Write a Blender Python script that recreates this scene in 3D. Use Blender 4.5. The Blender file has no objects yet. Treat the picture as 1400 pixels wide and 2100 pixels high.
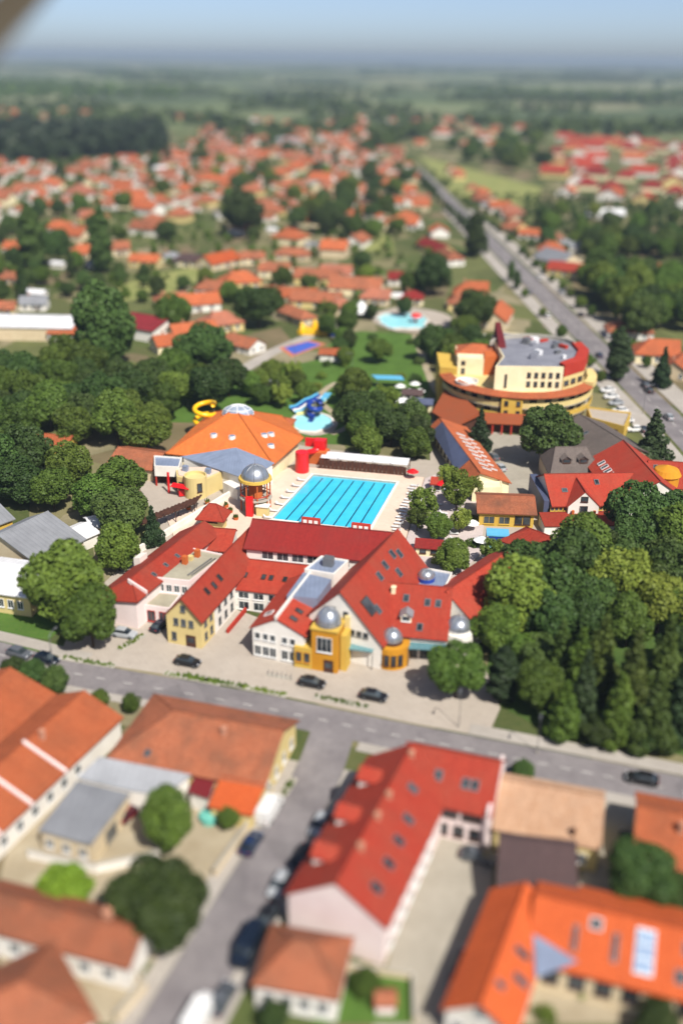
import bpy, math, random
import numpy as np
from mathutils import Vector, Matrix
R = math.radians
rnd = random.Random(11)
C = bpy.context.scene.collection
SC = bpy.context.scene

# ---------------------------------------------------------------- camera, sky, sun, exposure
CAM_H, PITCH, ROLL, LENS = 92.0, R(24.65), R(0.7), 35.0
cam = bpy.data.cameras.new('camera'); camo = bpy.data.objects.new('camera', cam); C.objects.link(camo)
cam.sensor_fit = 'VERTICAL'; cam.sensor_height = 36.0; cam.lens = LENS
cam.clip_start = 0.5; cam.clip_end = 80000
camo.matrix_world = Matrix.Translation((0, 0, CAM_H)) @ Matrix.Rotation(math.pi/2 - PITCH, 4, 'X') @ Matrix.Rotation(ROLL, 4, 'Z')
cam.dof.use_dof = True; cam.dof.focus_distance = 208.0; cam.dof.aperture_fstop = 0.0138
SC.camera = camo
HAZE_D = 0.00012
SUN_EL, SUN_AZ = R(51), R(-60)          # towards the sun, azimuth measured from +X anticlockwise
sund = Vector((math.cos(SUN_EL)*math.cos(SUN_AZ), math.cos(SUN_EL)*math.sin(SUN_AZ), math.sin(SUN_EL)))
w = bpy.data.worlds.new('World'); SC.world = w; w.use_nodes = True
nt = w.node_tree; nt.nodes.clear()
sky = nt.nodes.new('ShaderNodeTexSky'); sky.sky_type = 'NISHITA'; sky.sun_disc = False
sky.sun_elevation = SUN_EL; sky.sun_rotation = math.atan2(sund.x, sund.y)
sky.altitude = 100; sky.air_density = 0.42; sky.dust_density = 1.1; sky.ozone_density = 0.15
bg = nt.nodes.new('ShaderNodeBackground'); bg.inputs['Strength'].default_value = 0.104
wo = nt.nodes.new('ShaderNodeOutputWorld')
nt.links.new(sky.outputs[0], bg.inputs[0]); nt.links.new(bg.outputs[0], wo.inputs[0])
sl = bpy.data.lights.new('sun', 'SUN'); sl.energy = 4.6; sl.angle = R(0.5); sl.color = (1.0, 0.95, 0.87)
slo = bpy.data.objects.new('sun', sl); C.objects.link(slo)
slo.location = (60, 40, 200); slo.rotation_euler = sund.to_track_quat('Z', 'Y').to_euler()
vs = SC.view_settings; vs.view_transform = 'Standard'; vs.look = 'None'; vs.exposure = 0.55; vs.gamma = 1.0; vs.use_curve_mapping = False
SC.cycles.use_denoising = True; SC.cycles.max_bounces = 5; SC.cycles.diffuse_bounces = 2; SC.cycles.glossy_bounces = 2
SC.cycles.transmission_bounces = 2; SC.cycles.transparent_max_bounces = 6; SC.cycles.volume_bounces = 0
SC.cycles.sample_clamp_indirect = 4.0

# ---------------------------------------------------------------- survey helper: a sight line meets the level plane z
FPX = 2100*LENS/36.0
_f = Vector((0, math.cos(PITCH), -math.sin(PITCH))); _r0 = Vector((1, 0, 0)); _u0 = _r0.cross(_f)
_r = math.cos(ROLL)*_r0 + math.sin(ROLL)*_u0; _u = -math.sin(ROLL)*_r0 + math.cos(ROLL)*_u0
def W(x, y, z=0.0):
    d = _f*FPX + _r*(x-700) - _u*(y-1050)
    t = (z-CAM_H)/d.z
    return (d.x*t, d.y*t)
def depth_at(X, Y, Z):
    return Vector((X, Y, Z-CAM_H)).dot(_f)

# ---------------------------------------------------------------- materials
def lin(c):
    c /= 255.0
    return c/12.92 if c <= .04045 else ((c+.055)/1.055)**2.4
def rgb(r, g, b, k=1.0):
    return (lin(r)*k, lin(g)*k, lin(b)*k, 1)
MATS = {}
def node(nt, t, **kw):
    n = nt.nodes.new(t)
    for k, v in kw.items():
        if k in n.inputs: n.inputs[k].default_value = v
        else: setattr(n, k, v)
    return n
def mix(nt, fac, a, b, blend='MIX'):
    m = nt.nodes.new('ShaderNodeMix'); m.data_type = 'RGBA'; m.blend_type = blend
    def put(i, v):
        if isinstance(v, (tuple, float, int)):
            m.inputs[i].default_value = v
        else: nt.links.new(v, m.inputs[i])
    put(0, fac); put(6, a); put(7, b)
    return m.outputs[2]
def ramp(nt, fac, lo, hi):
    m = node(nt, 'ShaderNodeMapRange'); m.inputs[1].default_value = lo; m.inputs[2].default_value = hi
    nt.links.new(fac, m.inputs[0]); return m.outputs[0]
def base(name, rough=.85, spec=.3, metal=0.):
    m = bpy.data.materials.new(name); m.use_nodes = True
    nt = m.node_tree; b = nt.nodes['Principled BSDF']
    b.inputs['Roughness'].default_value = rough; b.inputs['Specular IOR Level'].default_value = spec; b.inputs['Metallic'].default_value = metal
    return m, nt, b
def wpos(nt, sx=1, sy=1, sz=1):
    g = node(nt, 'ShaderNodeNewGeometry')
    v = node(nt, 'ShaderNodeVectorMath', operation='MULTIPLY'); v.inputs[1].default_value = (sx, sy, sz)
    nt.links.new(g.outputs['Position'], v.inputs[0]); return v.outputs[0]
def noise(nt, vec, scale, detail=4, rough=.6):
    n = node(nt, 'ShaderNodeTexNoise'); n.inputs['Scale'].default_value = scale; n.inputs['Detail'].default_value = detail; n.inputs['Roughness'].default_value = rough
    if vec is not None: nt.links.new(vec, n.inputs['Vector'])
    return n.outputs[0]
def plain(name, c1, c2=None, scale=.4, rough=.85, spec=.25, metal=0., grime_caustics=.25, bump=0.):
    """colour with two scales of wear on it, or painted caustics on the pool lining"""
    if name in MATS: return MATS[name]
    m, nt, b = base(name, rough, spec, metal)
    c2 = c2 or tuple(x*.75 for x in c1[:3])+(1,)
    p = wpos(nt)
    n1 = ramp(nt, noise(nt, p, scale, 5), .35, .68); n2 = ramp(nt, noise(nt, p, scale*9, 3), .3, .75)
    col = mix(nt, n1, c1, c2)
    dk = tuple(x*(1-grime_caustics) for x in c1[:3])+(1,)
    col = mix(nt, n2, col, dk) if grime_caustics <= 0 else mix(nt, _mul(nt, n2, .45), col, dk)
    nt.links.new(col, b.inputs['Base Color'])
    if bump:
        bp = node(nt, 'ShaderNodeBump'); bp.inputs['Strength'].default_value = bump; bp.inputs['Distance'].default_value = .05
        nt.links.new(noise(nt, p, scale*20, 3), bp.inputs['Height']); nt.links.new(bp.outputs[0], b.inputs['Normal'])
    MATS[name] = m; return m
def _mul(nt, s, k):
    m = node(nt, 'ShaderNodeMath', operation='MULTIPLY'); m.inputs[1].default_value = k; nt.links.new(s, m.inputs[0]); return m.outputs[0]
def tile(name, c1, c2, c3=None, row=.36, rough=.8, wear=.5):
    """clay tile roof: courses and columns of tiles in roof UV metres, per-tile tint, lichen and streaks"""
    if name in MATS: return MATS[name]
    m, nt, b = base(name, rough, .3)
    uv = node(nt, 'ShaderNodeUVMap').outputs[0]
    oi = node(nt, 'ShaderNodeObjectInfo')
    br = node(nt, 'ShaderNodeTexBrick'); br.offset = .5
    for k, v in (('Scale', 1.0), ('Mortar Size', .025), ('Brick Width', row*.7), ('Row Height', row), ('Bias', 0.)): br.inputs[k].default_value = v
    br.inputs['Color1'].default_value = c1; br.inputs['Color2'].default_value = c2; br.inputs['Mortar'].default_value = tuple(x*.62 for x in c2[:3])+(1,)
    nt.links.new(uv, br.inputs['Vector'])
    p = wpos(nt)
    n1 = ramp(nt, noise(nt, p, .22, 6, .65), .42, .72)
    col = mix(nt, _mul(nt, n1, wear), br.outputs['Color'], c3 or tuple(x*.6 for x in c2[:3])+(1,))
    mp = node(nt, 'ShaderNodeMapping'); mp.inputs['Scale'].default_value = (1.3, .13, 1); nt.links.new(uv, mp.inputs[0])
    st = ramp(nt, noise(nt, mp.outputs[0], 1.0, 5, .7), .45, .8)
    col = mix(nt, _mul(nt, st, .5), col, tuple(x*.55 for x in c2[:3])+(1,))
    hs = node(nt, 'ShaderNodeHueSaturation'); hs.inputs['Saturation'].default_value = 1.0
    nt.links.new(ramp(nt, oi.outputs['Random'], -3.0, 2.2), hs.inputs['Value'])
    vv = node(nt, 'ShaderNodeMapRange'); vv.inputs[3].default_value = .82; vv.inputs[4].default_value = 1.15
    nt.links.new(oi.outputs['Random'], vv.inputs[0]); nt.links.new(vv.outputs[0], hs.inputs['Value']); nt.links.new(col, hs.inputs['Color'])
    nt.links.new(hs.outputs[0], b.inputs['Base Color'])
    bp = node(nt, 'ShaderNodeBump'); bp.inputs['Strength'].default_value = .6; bp.inputs['Distance'].default_value = .04
    nt.links.new(br.outputs['Fac'], bp.inputs['Height']); bp.invert = True; nt.links.new(bp.outputs[0], b.inputs['Normal'])
    MATS[name] = m; return m
def seam(name, c1, pitch=.6, rough=.45, metal=.3):
    """standing-seam or corrugated sheet in roof UV metres"""
    if name in MATS: return MATS[name]
    m, nt, b = base(name, rough, .4, metal)
    uv = node(nt, 'ShaderNodeUVMap').outputs[0]
    wv = node(nt, 'ShaderNodeTexWave'); wv.inputs['Scale'].default_value = .314/pitch; nt.links.new(uv, wv.inputs['Vector'])
    n = ramp(nt, noise(nt, wpos(nt), .3, 5, .6), .35, .7)
    col = mix(nt, _mul(nt, n, .6), c1, tuple(x*.62 for x in c1[:3])+(1,))
    col = mix(nt, _mul(nt, ramp(nt, wv.outputs['Fac'], .9, 1.), .35), col, tuple(x*.5 for x in c1[:3])+(1,))
    nt.links.new(col, b.inputs['Base Color'])
    bp = node(nt, 'ShaderNodeBump'); bp.inputs['Strength'].default_value = .5; bp.inputs['Distance'].default_value = .03
    nt.links.new(wv.outputs['Fac'], bp.inputs['Height']); nt.links.new(bp.outputs[0], b.inputs['Normal'])
    MATS[name] = m; return m
def leafmat(name, c1, c2, trans=.22):
    m = bpy.data.materials.new(name); m.use_nodes = True; nt = m.node_tree
    b = nt.nodes['Principled BSDF']; b.inputs['Roughness'].default_value = .6; b.inputs['Specular IOR Level'].default_value = .22
    oi = node(nt, 'ShaderNodeObjectInfo'); p = wpos(nt)
    n = ramp(nt, noise(nt, p, .55, 4, .7), .3, .72)
    col = mix(nt, n, c1, c2)
    hs = node(nt, 'ShaderNodeHueSaturation')
    a = node(nt, 'ShaderNodeMapRange'); a.inputs[3].default_value = .72; a.inputs[4].default_value = 1.6; nt.links.new(oi.outputs['Random'], a.inputs[0])
    h = node(nt, 'ShaderNodeMapRange'); h.inputs[3].default_value = .470; h.inputs[4].default_value = .506
    fr = node(nt, 'ShaderNodeMath', operation='FRACT'); nt.links.new(_mul(nt, oi.outputs['Random'], 7.3), fr.inputs[0]); nt.links.new(fr.outputs[0], h.inputs[0])
    nt.links.new(a.outputs[0], hs.inputs['Value']); nt.links.new(h.outputs[0], hs.inputs['Hue']); nt.links.new(col, hs.inputs['Color'])
    nt.links.new(hs.outputs[0], b.inputs['Base Color'])
    tr = node(nt, 'ShaderNodeBsdfTranslucent'); nt.links.new(hs.outputs[0], tr.inputs[0])
    mx = node(nt, 'ShaderNodeMixShader'); mx.inputs[0].default_value = trans
    nt.links.new(b.outputs[0], mx.inputs[1]); nt.links.new(tr.outputs[0], mx.inputs[2])
    nt.links.new(mx.outputs[0], nt.nodes['Material Output'].inputs[0])
    return m
def glassmat():
    m, nt, b = base('window_glass', .08, .5)
    n = noise(nt, wpos(nt), .35, 1)
    nt.links.new(mix(nt, ramp(nt, n, .35, .65), (.012, .016, .02, 1), (.06, .075, .085, 1)), b.inputs['Base Color'])
    return m

K = .70
ORANGE = tile('orange_clay_tile', rgb(222, 124, 78, K), rgb(202, 104, 60, K), rgb(150, 94, 64, .6))
ORANGE2 = tile('weathered_orange_tile', rgb(204, 126, 90, K), rgb(182, 104, 70, K), rgb(124, 90, 70, .6), wear=.75)
ORANGEB = tile('bright_orange_tile', rgb(232, 112, 56, K), rgb(216, 96, 42, K), rgb(196, 90, 48, .6), wear=.35)
SALMON = tile('faded_salmon_tile', rgb(212, 136, 106, K), rgb(192, 114, 86, K), rgb(140, 102, 88, .65), wear=.7)
THORANGE = tile('thermal_hall_tile', rgb(244, 138, 66, .74), rgb(232, 122, 54, .74), rgb(206, 116, 66, .6), wear=.5)
REDT = tile('bright_red_tile', rgb(208, 78, 54, K*.92), rgb(188, 62, 42, K*.92), rgb(170, 88, 66, .62), wear=.55)
DRED = tile('dark_red_tile', rgb(174, 46, 40, K*.88), rgb(156, 38, 34, K*.88), rgb(140, 58, 50, .6), wear=.5)
MAROON = tile('maroon_sheet_tile', rgb(160, 48, 56, K), rgb(150, 40, 48, K), rgb(120, 44, 48, .6), wear=.4)
BROWN = tile('dark_brown_tile', rgb(98, 78, 76, .8), rgb(88, 68, 68, .8), rgb(70, 58, 58, .8), wear=.4)
GREYT = tile('grey_brown_tile', rgb(140, 128, 120, .75), rgb(124, 112, 106, .75), rgb(100, 92, 88, .75), wear=.6)
SLATE = seam('blue_slate_sheet', rgb(92, 100, 128, .8), .8, .5, .1)
PEACH = tile('peach_sheet_roof', rgb(226, 184, 150, .6), rgb(214, 168, 132, .6), rgb(186, 148, 120, .55), row=.9, wear=.6)
GREYM = seam('grey_metal_sheet', rgb(176, 178, 182, .75), 1.0, .45, .35)
BLUEM = seam('blue_grey_metal_sheet', rgb(160, 174, 200, .8), .8, .4, .3)
WHITEM = seam('white_metal_sheet', rgb(238, 238, 240, .85), 1.0, .5, .0)
PALEM = seam('pale_grey_sheet', rgb(208, 211, 216, .6), 1.0, .5, .0)
WHITE = plain('white_render', rgb(240, 236, 228, .9), rgb(222, 216, 206, .9), .3, grime_caustics=.18)
CREAM = plain('cream_render', rgb(246, 234, 196, .88), rgb(236, 218, 172, .88), .3, grime_caustics=.15)
PALEY = plain('pale_yellow_render', rgb(240, 218, 150, .74), rgb(228, 204, 140, .74), .3, grime_caustics=.18)
YELLOW = plain('yellow_render', rgb(238, 200, 92, .66), rgb(230, 186, 80, .66), .3, grime_caustics=.15)
GOLD = plain('golden_render', rgb(232, 166, 44, .66), rgb(222, 150, 36, .66), .4, grime_caustics=.15)
OCHRE = plain('orange_render', rgb(224, 120, 60, .66), rgb(214, 108, 52, .66), .3, grime_caustics=.15)
REDR = plain('red_render', rgb(204, 66, 48, .66), rgb(190, 56, 42, .66), .3, grime_caustics=.15)
PINK = plain('pinkish_white_render', rgb(242, 226, 222, .88), rgb(228, 208, 204, .88), .25, grime_caustics=.15)
BEIGE = plain('beige_render', rgb(224, 206, 172, .85), rgb(208, 188, 154, .85), .3, grime_caustics=.2)
FLATK = plain('khaki_flat_roof', rgb(184, 178, 156, .8), rgb(160, 152, 132, .8), .25, grime_caustics=.3)
FLATG = plain('grey_flat_roof', rgb(150, 152, 162, .75), rgb(122, 124, 136, .75), .2, grime_caustics=.3)
FRAME = plain('white_frame', rgb(240, 240, 238, .85), rough=.5, grime_caustics=.05)
GLASS = glassmat()
SILVER = plain('silver_metal', rgb(200, 206, 214, .85), rgb(176, 184, 194, .85), 1.0, rough=.32, metal=.75, grime_caustics=.1)
STEEL = plain('galvanised_steel', rgb(150, 152, 154, .8), rough=.5, metal=.6)
CONC = plain('concrete', rgb(190, 184, 172, .8), rgb(166, 160, 148, .8), .5, grime_caustics=.25)
WOODD = plain('dark_brown_wood', rgb(92, 58, 44, .8), rgb(70, 44, 34, .8), 1.2, grime_caustics=.3)
TRUNK = plain('bark', rgb(84, 66, 50, .8), rgb(58, 46, 36, .8), 2.0, grime_caustics=.3)
SIGNR = plain('signal_red_plastic', rgb(226, 26, 32, .85), rgb(214, 22, 28, .85), .8, rough=.35, spec=.5, grime_caustics=.08)
SLY = plain('yellow_plastic', rgb(252, 200, 20, .85), rgb(244, 186, 14, .85), .8, rough=.35, spec=.5, grime_caustics=.08)
SLB = plain('blue_plastic', rgb(30, 66, 160, .85), rgb(26, 56, 140, .85), .8, rough=.35, spec=.5, grime_caustics=.08)
SLC = plain('light_blue_plastic', rgb(108, 190, 226, .85), rgb(90, 176, 216, .85), .8, rough=.35, spec=.5, grime_caustics=.08)
SLW = plain('white_plastic', rgb(240, 240, 240, .85), rough=.4, spec=.5, grime_caustics=.06)
SLP = plain('pale_yellow_plastic', rgb(240, 240, 160, .85), rough=.4, spec=.5, grime_caustics=.06)
RUBBER = plain('black_rubber', (.02, .02, .02, 1), rough=.8)
CANVAS = plain('white_canvas', rgb(244, 244, 242, .9), rough=.9, grime_caustics=.06)
L_MID = leafmat('mid_green_leaves', rgb(94, 120, 46, .74), rgb(64, 90, 34, .74))
L_DARK = leafmat('dark_green_leaves', rgb(74, 98, 44, .74), rgb(50, 74, 34, .74), .15)
L_LIGHT = leafmat('light_green_leaves', rgb(126, 146, 58, .74), rgb(94, 118, 44, .74))
L_CON = leafmat('conifer_needles', rgb(56, 78, 44, .72), rgb(40, 58, 36, .72), .08)
L_CON2 = leafmat('light_conifer_needles', rgb(84, 104, 44, .74), rgb(58, 78, 34, .74), .1)
L_LIME = leafmat('lime_green_leaves', rgb(124, 160, 48, .8), rgb(92, 134, 36, .8))

# ---------------------------------------------------------------- mesh builder
ORG = {}
class MB:
    def __init__(s): s.v = []; s.f = []; s.m = []; s.uv = []
    def add(s, vs, fs, mi=0, uvs=None):
        o = len(s.v); s.v += [tuple(map(float, q)) for q in vs]
        for i, f in enumerate(fs):
            s.f.append([o+k for k in f]); s.m.append(mi); s.uv.append(uvs[i] if uvs else [(0, 0)]*len(f))
        return s
    def quad(s, *p, mi=0, uv=None): return s.add(p, [list(range(len(p)))], mi, [uv] if uv else None)
    def hexa(s, b, t, mi=0):
        n = len(b); fs = [list(range(n))[::-1], list(range(n, 2*n))] + [[i, (i+1) % n, n+(i+1) % n, n+i] for i in range(n)]
        return s.add(list(b)+list(t), fs, mi)
    def prism(s, poly, z0, z1, mi=0, uvtop=False):
        n = len(poly); b = [(p[0], p[1], z0) for p in poly]; t = [(p[0], p[1], z1) for p in poly]
        fs = [list(range(n))[::-1], list(range(n, 2*n))] + [[i, (i+1) % n, n+(i+1) % n, n+i] for i in range(n)]
        uvs = [[(0, 0)]*n, [(p[0], p[1]) for p in poly]] + [[(0, 0)]*4]*n
        return s.add(b+t, fs, mi, uvs)
    def box(s, c, d, ang=0., mi=0):
        ca, sa = math.cos(ang), math.sin(ang); hx, hy, hz = d[0]/2, d[1]/2, d[2]/2
        P = [(c[0]+x*ca-y*sa, c[1]+x*sa+y*ca) for x, y in ((-hx, -hy), (hx, -hy), (hx, hy), (-hx, hy))]
        return s.prism(P, c[2]-hz, c[2]+hz, mi)
    def cyl(s, c, r0, r1, z0, z1, n=16, mi=0):
        b = [(c[0]+r0*math.cos(2*math.pi*i/n), c[1]+r0*math.sin(2*math.pi*i/n), z0) for i in range(n)]
        t = [(c[0]+r1*math.cos(2*math.pi*i/n), c[1]+r1*math.sin(2*math.pi*i/n), z1) for i in range(n)]
        return s.hexa(b, t, mi)
    def lathe(s, c, prof, n=20, mi=0):
        vs = []
        for r, z in prof: vs += [(c[0]+r*math.cos(2*math.pi*i/n), c[1]+r*math.sin(2*math.pi*i/n), z) for i in range(n)]
        fs = [[j*n+i, j*n+(i+1) % n, (j+1)*n+(i+1) % n, (j+1)*n+i] for j in range(len(prof)-1) for i in range(n)]
        return s.add(vs, fs, mi)
    def tube(s, path, r, n=8, mi=0):
        path = [Vector(p) for p in path]; vs = []
        for i, p in enumerate(path):
            d = (path[min(i+1, len(path)-1)]-path[max(i-1, 0)]).normalized()
            a = d.cross(Vector((0, 0, 1))); a = a.normalized() if a.length > .01 else Vector((1, 0, 0)); b = d.cross(a)
            rr = r[i] if isinstance(r, (list, tuple)) else r
            vs += [p + a*rr*math.cos(2*math.pi*k/n) + b*rr*math.sin(2*math.pi*k/n) for k in range(n)]
        fs = [[j*n+k, j*n+(k+1) % n, (j+1)*n+(k+1) % n, (j+1)*n+k] for j in range(len(path)-1) for k in range(n)]
        fs += [list(range(n)), [(len(path)-1)*n+k for k in range(n)][::-1]]
        return s.add(vs, fs, mi)
    def mesh(s, name, mats, off=(0, 0, 0), smooth=False):
        me = bpy.data.meshes.new(name)
        me.from_pydata([(x-off[0], y-off[1], z-off[2]) for x, y, z in s.v], [], s.f)
        ul = me.uv_layers.new(name='UVMap')
        ul.data.foreach_set('uv', np.array([c for u in s.uv for p in u for c in p], dtype=np.float32))
        for m in (mats if isinstance(mats, (list, tuple)) else [mats]): me.materials.append(m)
        me.polygons.foreach_set('material_index', s.m)
        if smooth: me.polygons.foreach_set('use_smooth', [True]*len(s.f))
        me.update(); return me
    def build(s, name, mats, parent=None, smooth=False, base=None):
        if parent is not None: off = ORG[parent]
        elif base is not None: off = Vector(base)
        else:
            a = np.array(s.v); off = Vector(((a[:, 0].min()+a[:, 0].max())/2, (a[:, 1].min()+a[:, 1].max())/2, a[:, 2].min()))
        o = bpy.data.objects.new(name, s.mesh(name, mats, off, smooth)); C.objects.link(o)
        if parent is not None: o.parent = parent
        else: o.location = off
        ORG[o] = Vector(off); return o
def tag(o, label=None, cat=None, group=None, kind=None):
    if label: o['label'] = label
    if cat: o['category'] = cat
    if group: o['group'] = group
    if kind: o['kind'] = kind
    return o
def thing(name, loc, label, cat, group=None):
    o = bpy.data.objects.new(name, None); C.objects.link(o); o.empty_display_size = .5
    o.location = (loc[0], loc[1], loc[2] if len(loc) > 2 else 0.); ORG[o] = Vector(o.location)
    return tag(o, label, cat, group)
def place(name, me, parent, mat4):
    """a part with shared mesh data, posed in world space under its parent"""
    o = bpy.data.objects.new(name, me); C.objects.link(o); o.parent = parent
    m = mat4.copy(); m.translation = m.translation - ORG[parent]
    o.matrix_local = m; ORG[o] = mat4.translation.copy(); return o
def copy_tree(o, parent=None):
    c = o.copy(); C.objects.link(c); c.parent = parent
    for ch in o.children:
        copy_tree(ch, c)
    return c

# ---------------------------------------------------------------- building parts
WM = {}
def win_mesh(w_, h_, fr=FRAME, bars=1):
    k = (round(w_, 2), round(h_, 2), fr.name, bars)
    if k in WM: return WM[k]
    m = MB(); t = .1
    m.box((0, -.015, 0), (w_, .03, h_), 0, 1)                                   # pane
    for sx in (-1, 1): m.box((sx*(w_/2+t/2), -.035, 0), (t, .09, h_+2*t), 0, 0)
    for sz in (-1, 1): m.box((0, -.035, sz*(h_/2+t/2)), (w_, .09, t), 0, 0)
    for i in range(bars): m.box((-w_/2+w_*(i+1)/(bars+1), -.04, 0), (.06, .03, h_), 0, 0)
    m.box((0, -.1, -h_/2-t-.04), (w_+.3, .22, .07), 0, 0)                        # sill
    WM[k] = m.mesh('window', [fr, GLASS]); return WM[k]
def window(root, p, z, out, w_=1.1, h_=1.4, fr=FRAME, bars=1, name='window'):
    """p on the wall line, out = outward angle"""
    mt = Matrix.Translation((p[0], p[1], z)) @ Matrix.Rotation(out+math.pi/2, 4, 'Z')
    return place(name, win_mesh(w_, h_, fr, bars), root, mt)
def wins(root, p0, p1, z, n, w_=1.1, h_=1.4, fr=FRAME, bars=1, skip=(), name='window'):
    """n windows along a wall seen from its right-hand side going p0 -> p1"""
    dx, dy = p1[0]-p0[0], p1[1]-p0[1]; out = math.atan2(dy, dx)-math.pi/2
    for i in range(n):
        if i in skip: continue
        t = (i+.5)/n; window(root, (p0[0]+dx*t, p0[1]+dy*t), z, out, w_, h_, fr, bars, name)
def v2(a): return Vector((a[0], a[1]))
def wing(root, a, b, wl, wr, rz, el, er, wallm, roofm, ends='gg', o=.5, z0=0., th=.22, hip=None, walls=True, ridge=True, oe=None, rname='roof'):
    a = v2(a); b = v2(b); L = (b-a).length; d = (b-a)/L; n = Vector((-d.y, d.x)); oe = o if oe is None else oe
    def P(s, t, z): q = a + d*s + n*t; return (q.x, q.y, z)
    ia = ib = 0.
    hw = (wl+wr)/2*(hip or .9)
    sa, sb = -oe, L+oe
    ra = sa if ends[0] == 'g' else hw-oe*.3; rb = sb if ends[1] == 'g' else L-hw+oe*.3
    if ra > rb: ra = rb = (ra+rb)/2
    zl = el-o*(rz-el)/wl; zr = er-o*(rz-er)/wr
    top = [P(sa, wl+o, zl), P(sb, wl+o, zl), P(sb, -wr-o, zr), P(sa, -wr-o, zr), P(ra, 0, rz), P(rb, 0, rz)]
    bot = [(x, y, z-th) for x, y, z in top]
    m = MB()
    sL = math.hypot(wl+o, rz-zl); sR = math.hypot(wr+o, rz-zr)
    m.add(top+bot, [[0, 4, 5, 1][::-1], [2, 5, 4, 3][::-1]], 0, [[(sb, sL), (rb, 0), (ra, 0), (sa, sL)], [(sa, sR), (ra, 0), (rb, 0), (sb, sR)]])
    o0 = len(m.v)-12
    W2 = wl+wr+2*o
    if ends[0] == 'h': m.add([top[3], top[0], top[4]], [[0, 1, 2][::-1]], 0, [[(W2/2, 0), (W2, sL), (0, sL)]])
    if ends[1] == 'h': m.add([top[1], top[2], top[5]], [[0, 1, 2][::-1]], 0, [[(W2/2, 0), (W2, sL), (0, sL)]])
    per = [0, 1] + ([5] if ends[1] == 'g' else []) + [2, 3] + ([4] if ends[0] == 'g' else [])
    for i in range(len(per)):
        i0, i1 = per[i], per[(i+1) % len(per)]
        m.add([top[i0], top[i1], bot[i1], bot[i0]], [[0, 1, 2, 3]])
    m.add(bot, [[0, 4, 5, 1], [2, 5, 4, 3]])
    if ends[0] == 'h': m.add([bot[3], bot[0], bot[4]], [[0, 1, 2]])
    if ends[1] == 'h': m.add([bot[1], bot[2], bot[5]], [[0, 1, 2]])
    ro = m.build(rname, roofm, root)
    if ridge:
        rm = MB(); rm.tube([Vector(top[4])+Vector((0, 0, .02)), Vector(top[5])+Vector((0, 0, .02))], .13, 6)
        if ends[0] == 'h':
            for k in (0, 3): rm.tube([Vector(top[4]), Vector(top[k])], .11, 6)
        if ends[1] == 'h':
            for k in (1, 2): rm.tube([Vector(top[5]), Vector(top[k])], .11, 6)
        rm.build('ridge_tiles', roofm, ro)
    wo_ = None
    if walls:
        m = MB(); k = th*.6
        A = [P(0, wl, z0), P(0, -wr, z0), P(0, -wr, er-k), P(0, wl, el-k)]; B = [P(L, wl, z0), P(L, -wr, z0), P(L, -wr, er-k), P(L, wl, el-k)]
        A2 = A[:3]+([P(0, 0, rz-k)] if ends[0] == 'g' else [])+A[3:]; B2 = B[:3]+([P(L, 0, rz-k)] if ends[1] == 'g' else [])+B[3:]
        m.add(A2, [list(range(len(A2)))[::-1]]); m.add(B2, [list(range(len(B2)))])
        m.add([A[0], B[0], B[3], A[3]], [[0, 1, 2, 3]]); m.add([A[1], B[1], B[2], A[2]], [[3, 2, 1, 0]]); m.add([A[0], A[1], B[1], B[0]], [[0, 1, 2, 3]])
        wo_ = m.build('wall', wallm, root)
    return dict(a=a, d=d, n=n, L=L, wl=wl, wr=wr, rz=rz, el=el, er=er, roof=ro, wall=wo_, root=root, P=P)
def slope_mat(g, s, side, t):
    wd, ez, sg = (g['wl'], g['el'], 1) if side == 'L' else (g['wr'], g['er'], -1)
    q = g['a'] + g['d']*s + g['n']*sg*wd*t; z = g['rz']-t*(g['rz']-ez)
    x = Vector((g['d'].x, g['d'].y, 0)); dn = Vector((g['n'].x*sg*wd, g['n'].y*sg*wd, -(g['rz']-ez))).normalized()
    up = x.cross(-dn) if sg > 0 else (-x).cross(-dn)
    if up.z < 0: up = -up
    y = up.cross(x)
    m = Matrix((x, y, up)).transposed().to_4x4(); m.translation = Vector((q.x, q.y, z)); return m
SKY = {}
def skylight(g, s, side, t, w_=.8, h_=1.3, fr=None):
    fr = fr or STEEL; k = (w_, h_, fr.name)
    if k not in SKY:
        m = MB(); m.box((0, 0, .06), (w_, h_, .1), 0, 1)
        for sx in (-1, 1): m.box((sx*(w_/2+.06), 0, .07), (.12, h_+.24, .2))
        for sy in (-1, 1): m.box((0, sy*(h_/2+.06), .07), (w_, .12, .2))
        SKY[k] = m.mesh('skylight', [fr, GLASS])
    return place('skylight', SKY[k], g['roof'], slope_mat(g, s, side, t))
def chimney(g, s, side, t, h=1.3, sz=.6, m_=None):
    q = slope_mat(g, s, side, t).translation; ang = math.atan2(g['d'].y, g['d'].x)
    m = MB(); m.box((q.x, q.y, q.z+h/2-.3), (sz, sz, h+.6), ang); m.box((q.x, q.y, q.z+h+.05), (sz+.16, sz+.16, .12), ang); m.box((q.x, q.y, q.z+h+.2), (sz*.5, sz*.5, .2), ang)
    return m.build('chimney', m_ or BRICK, g['roof'])
BRICK = plain('chimney_render', rgb(214, 160, 132, .8), rgb(190, 132, 104, .8), 1.5)
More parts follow.
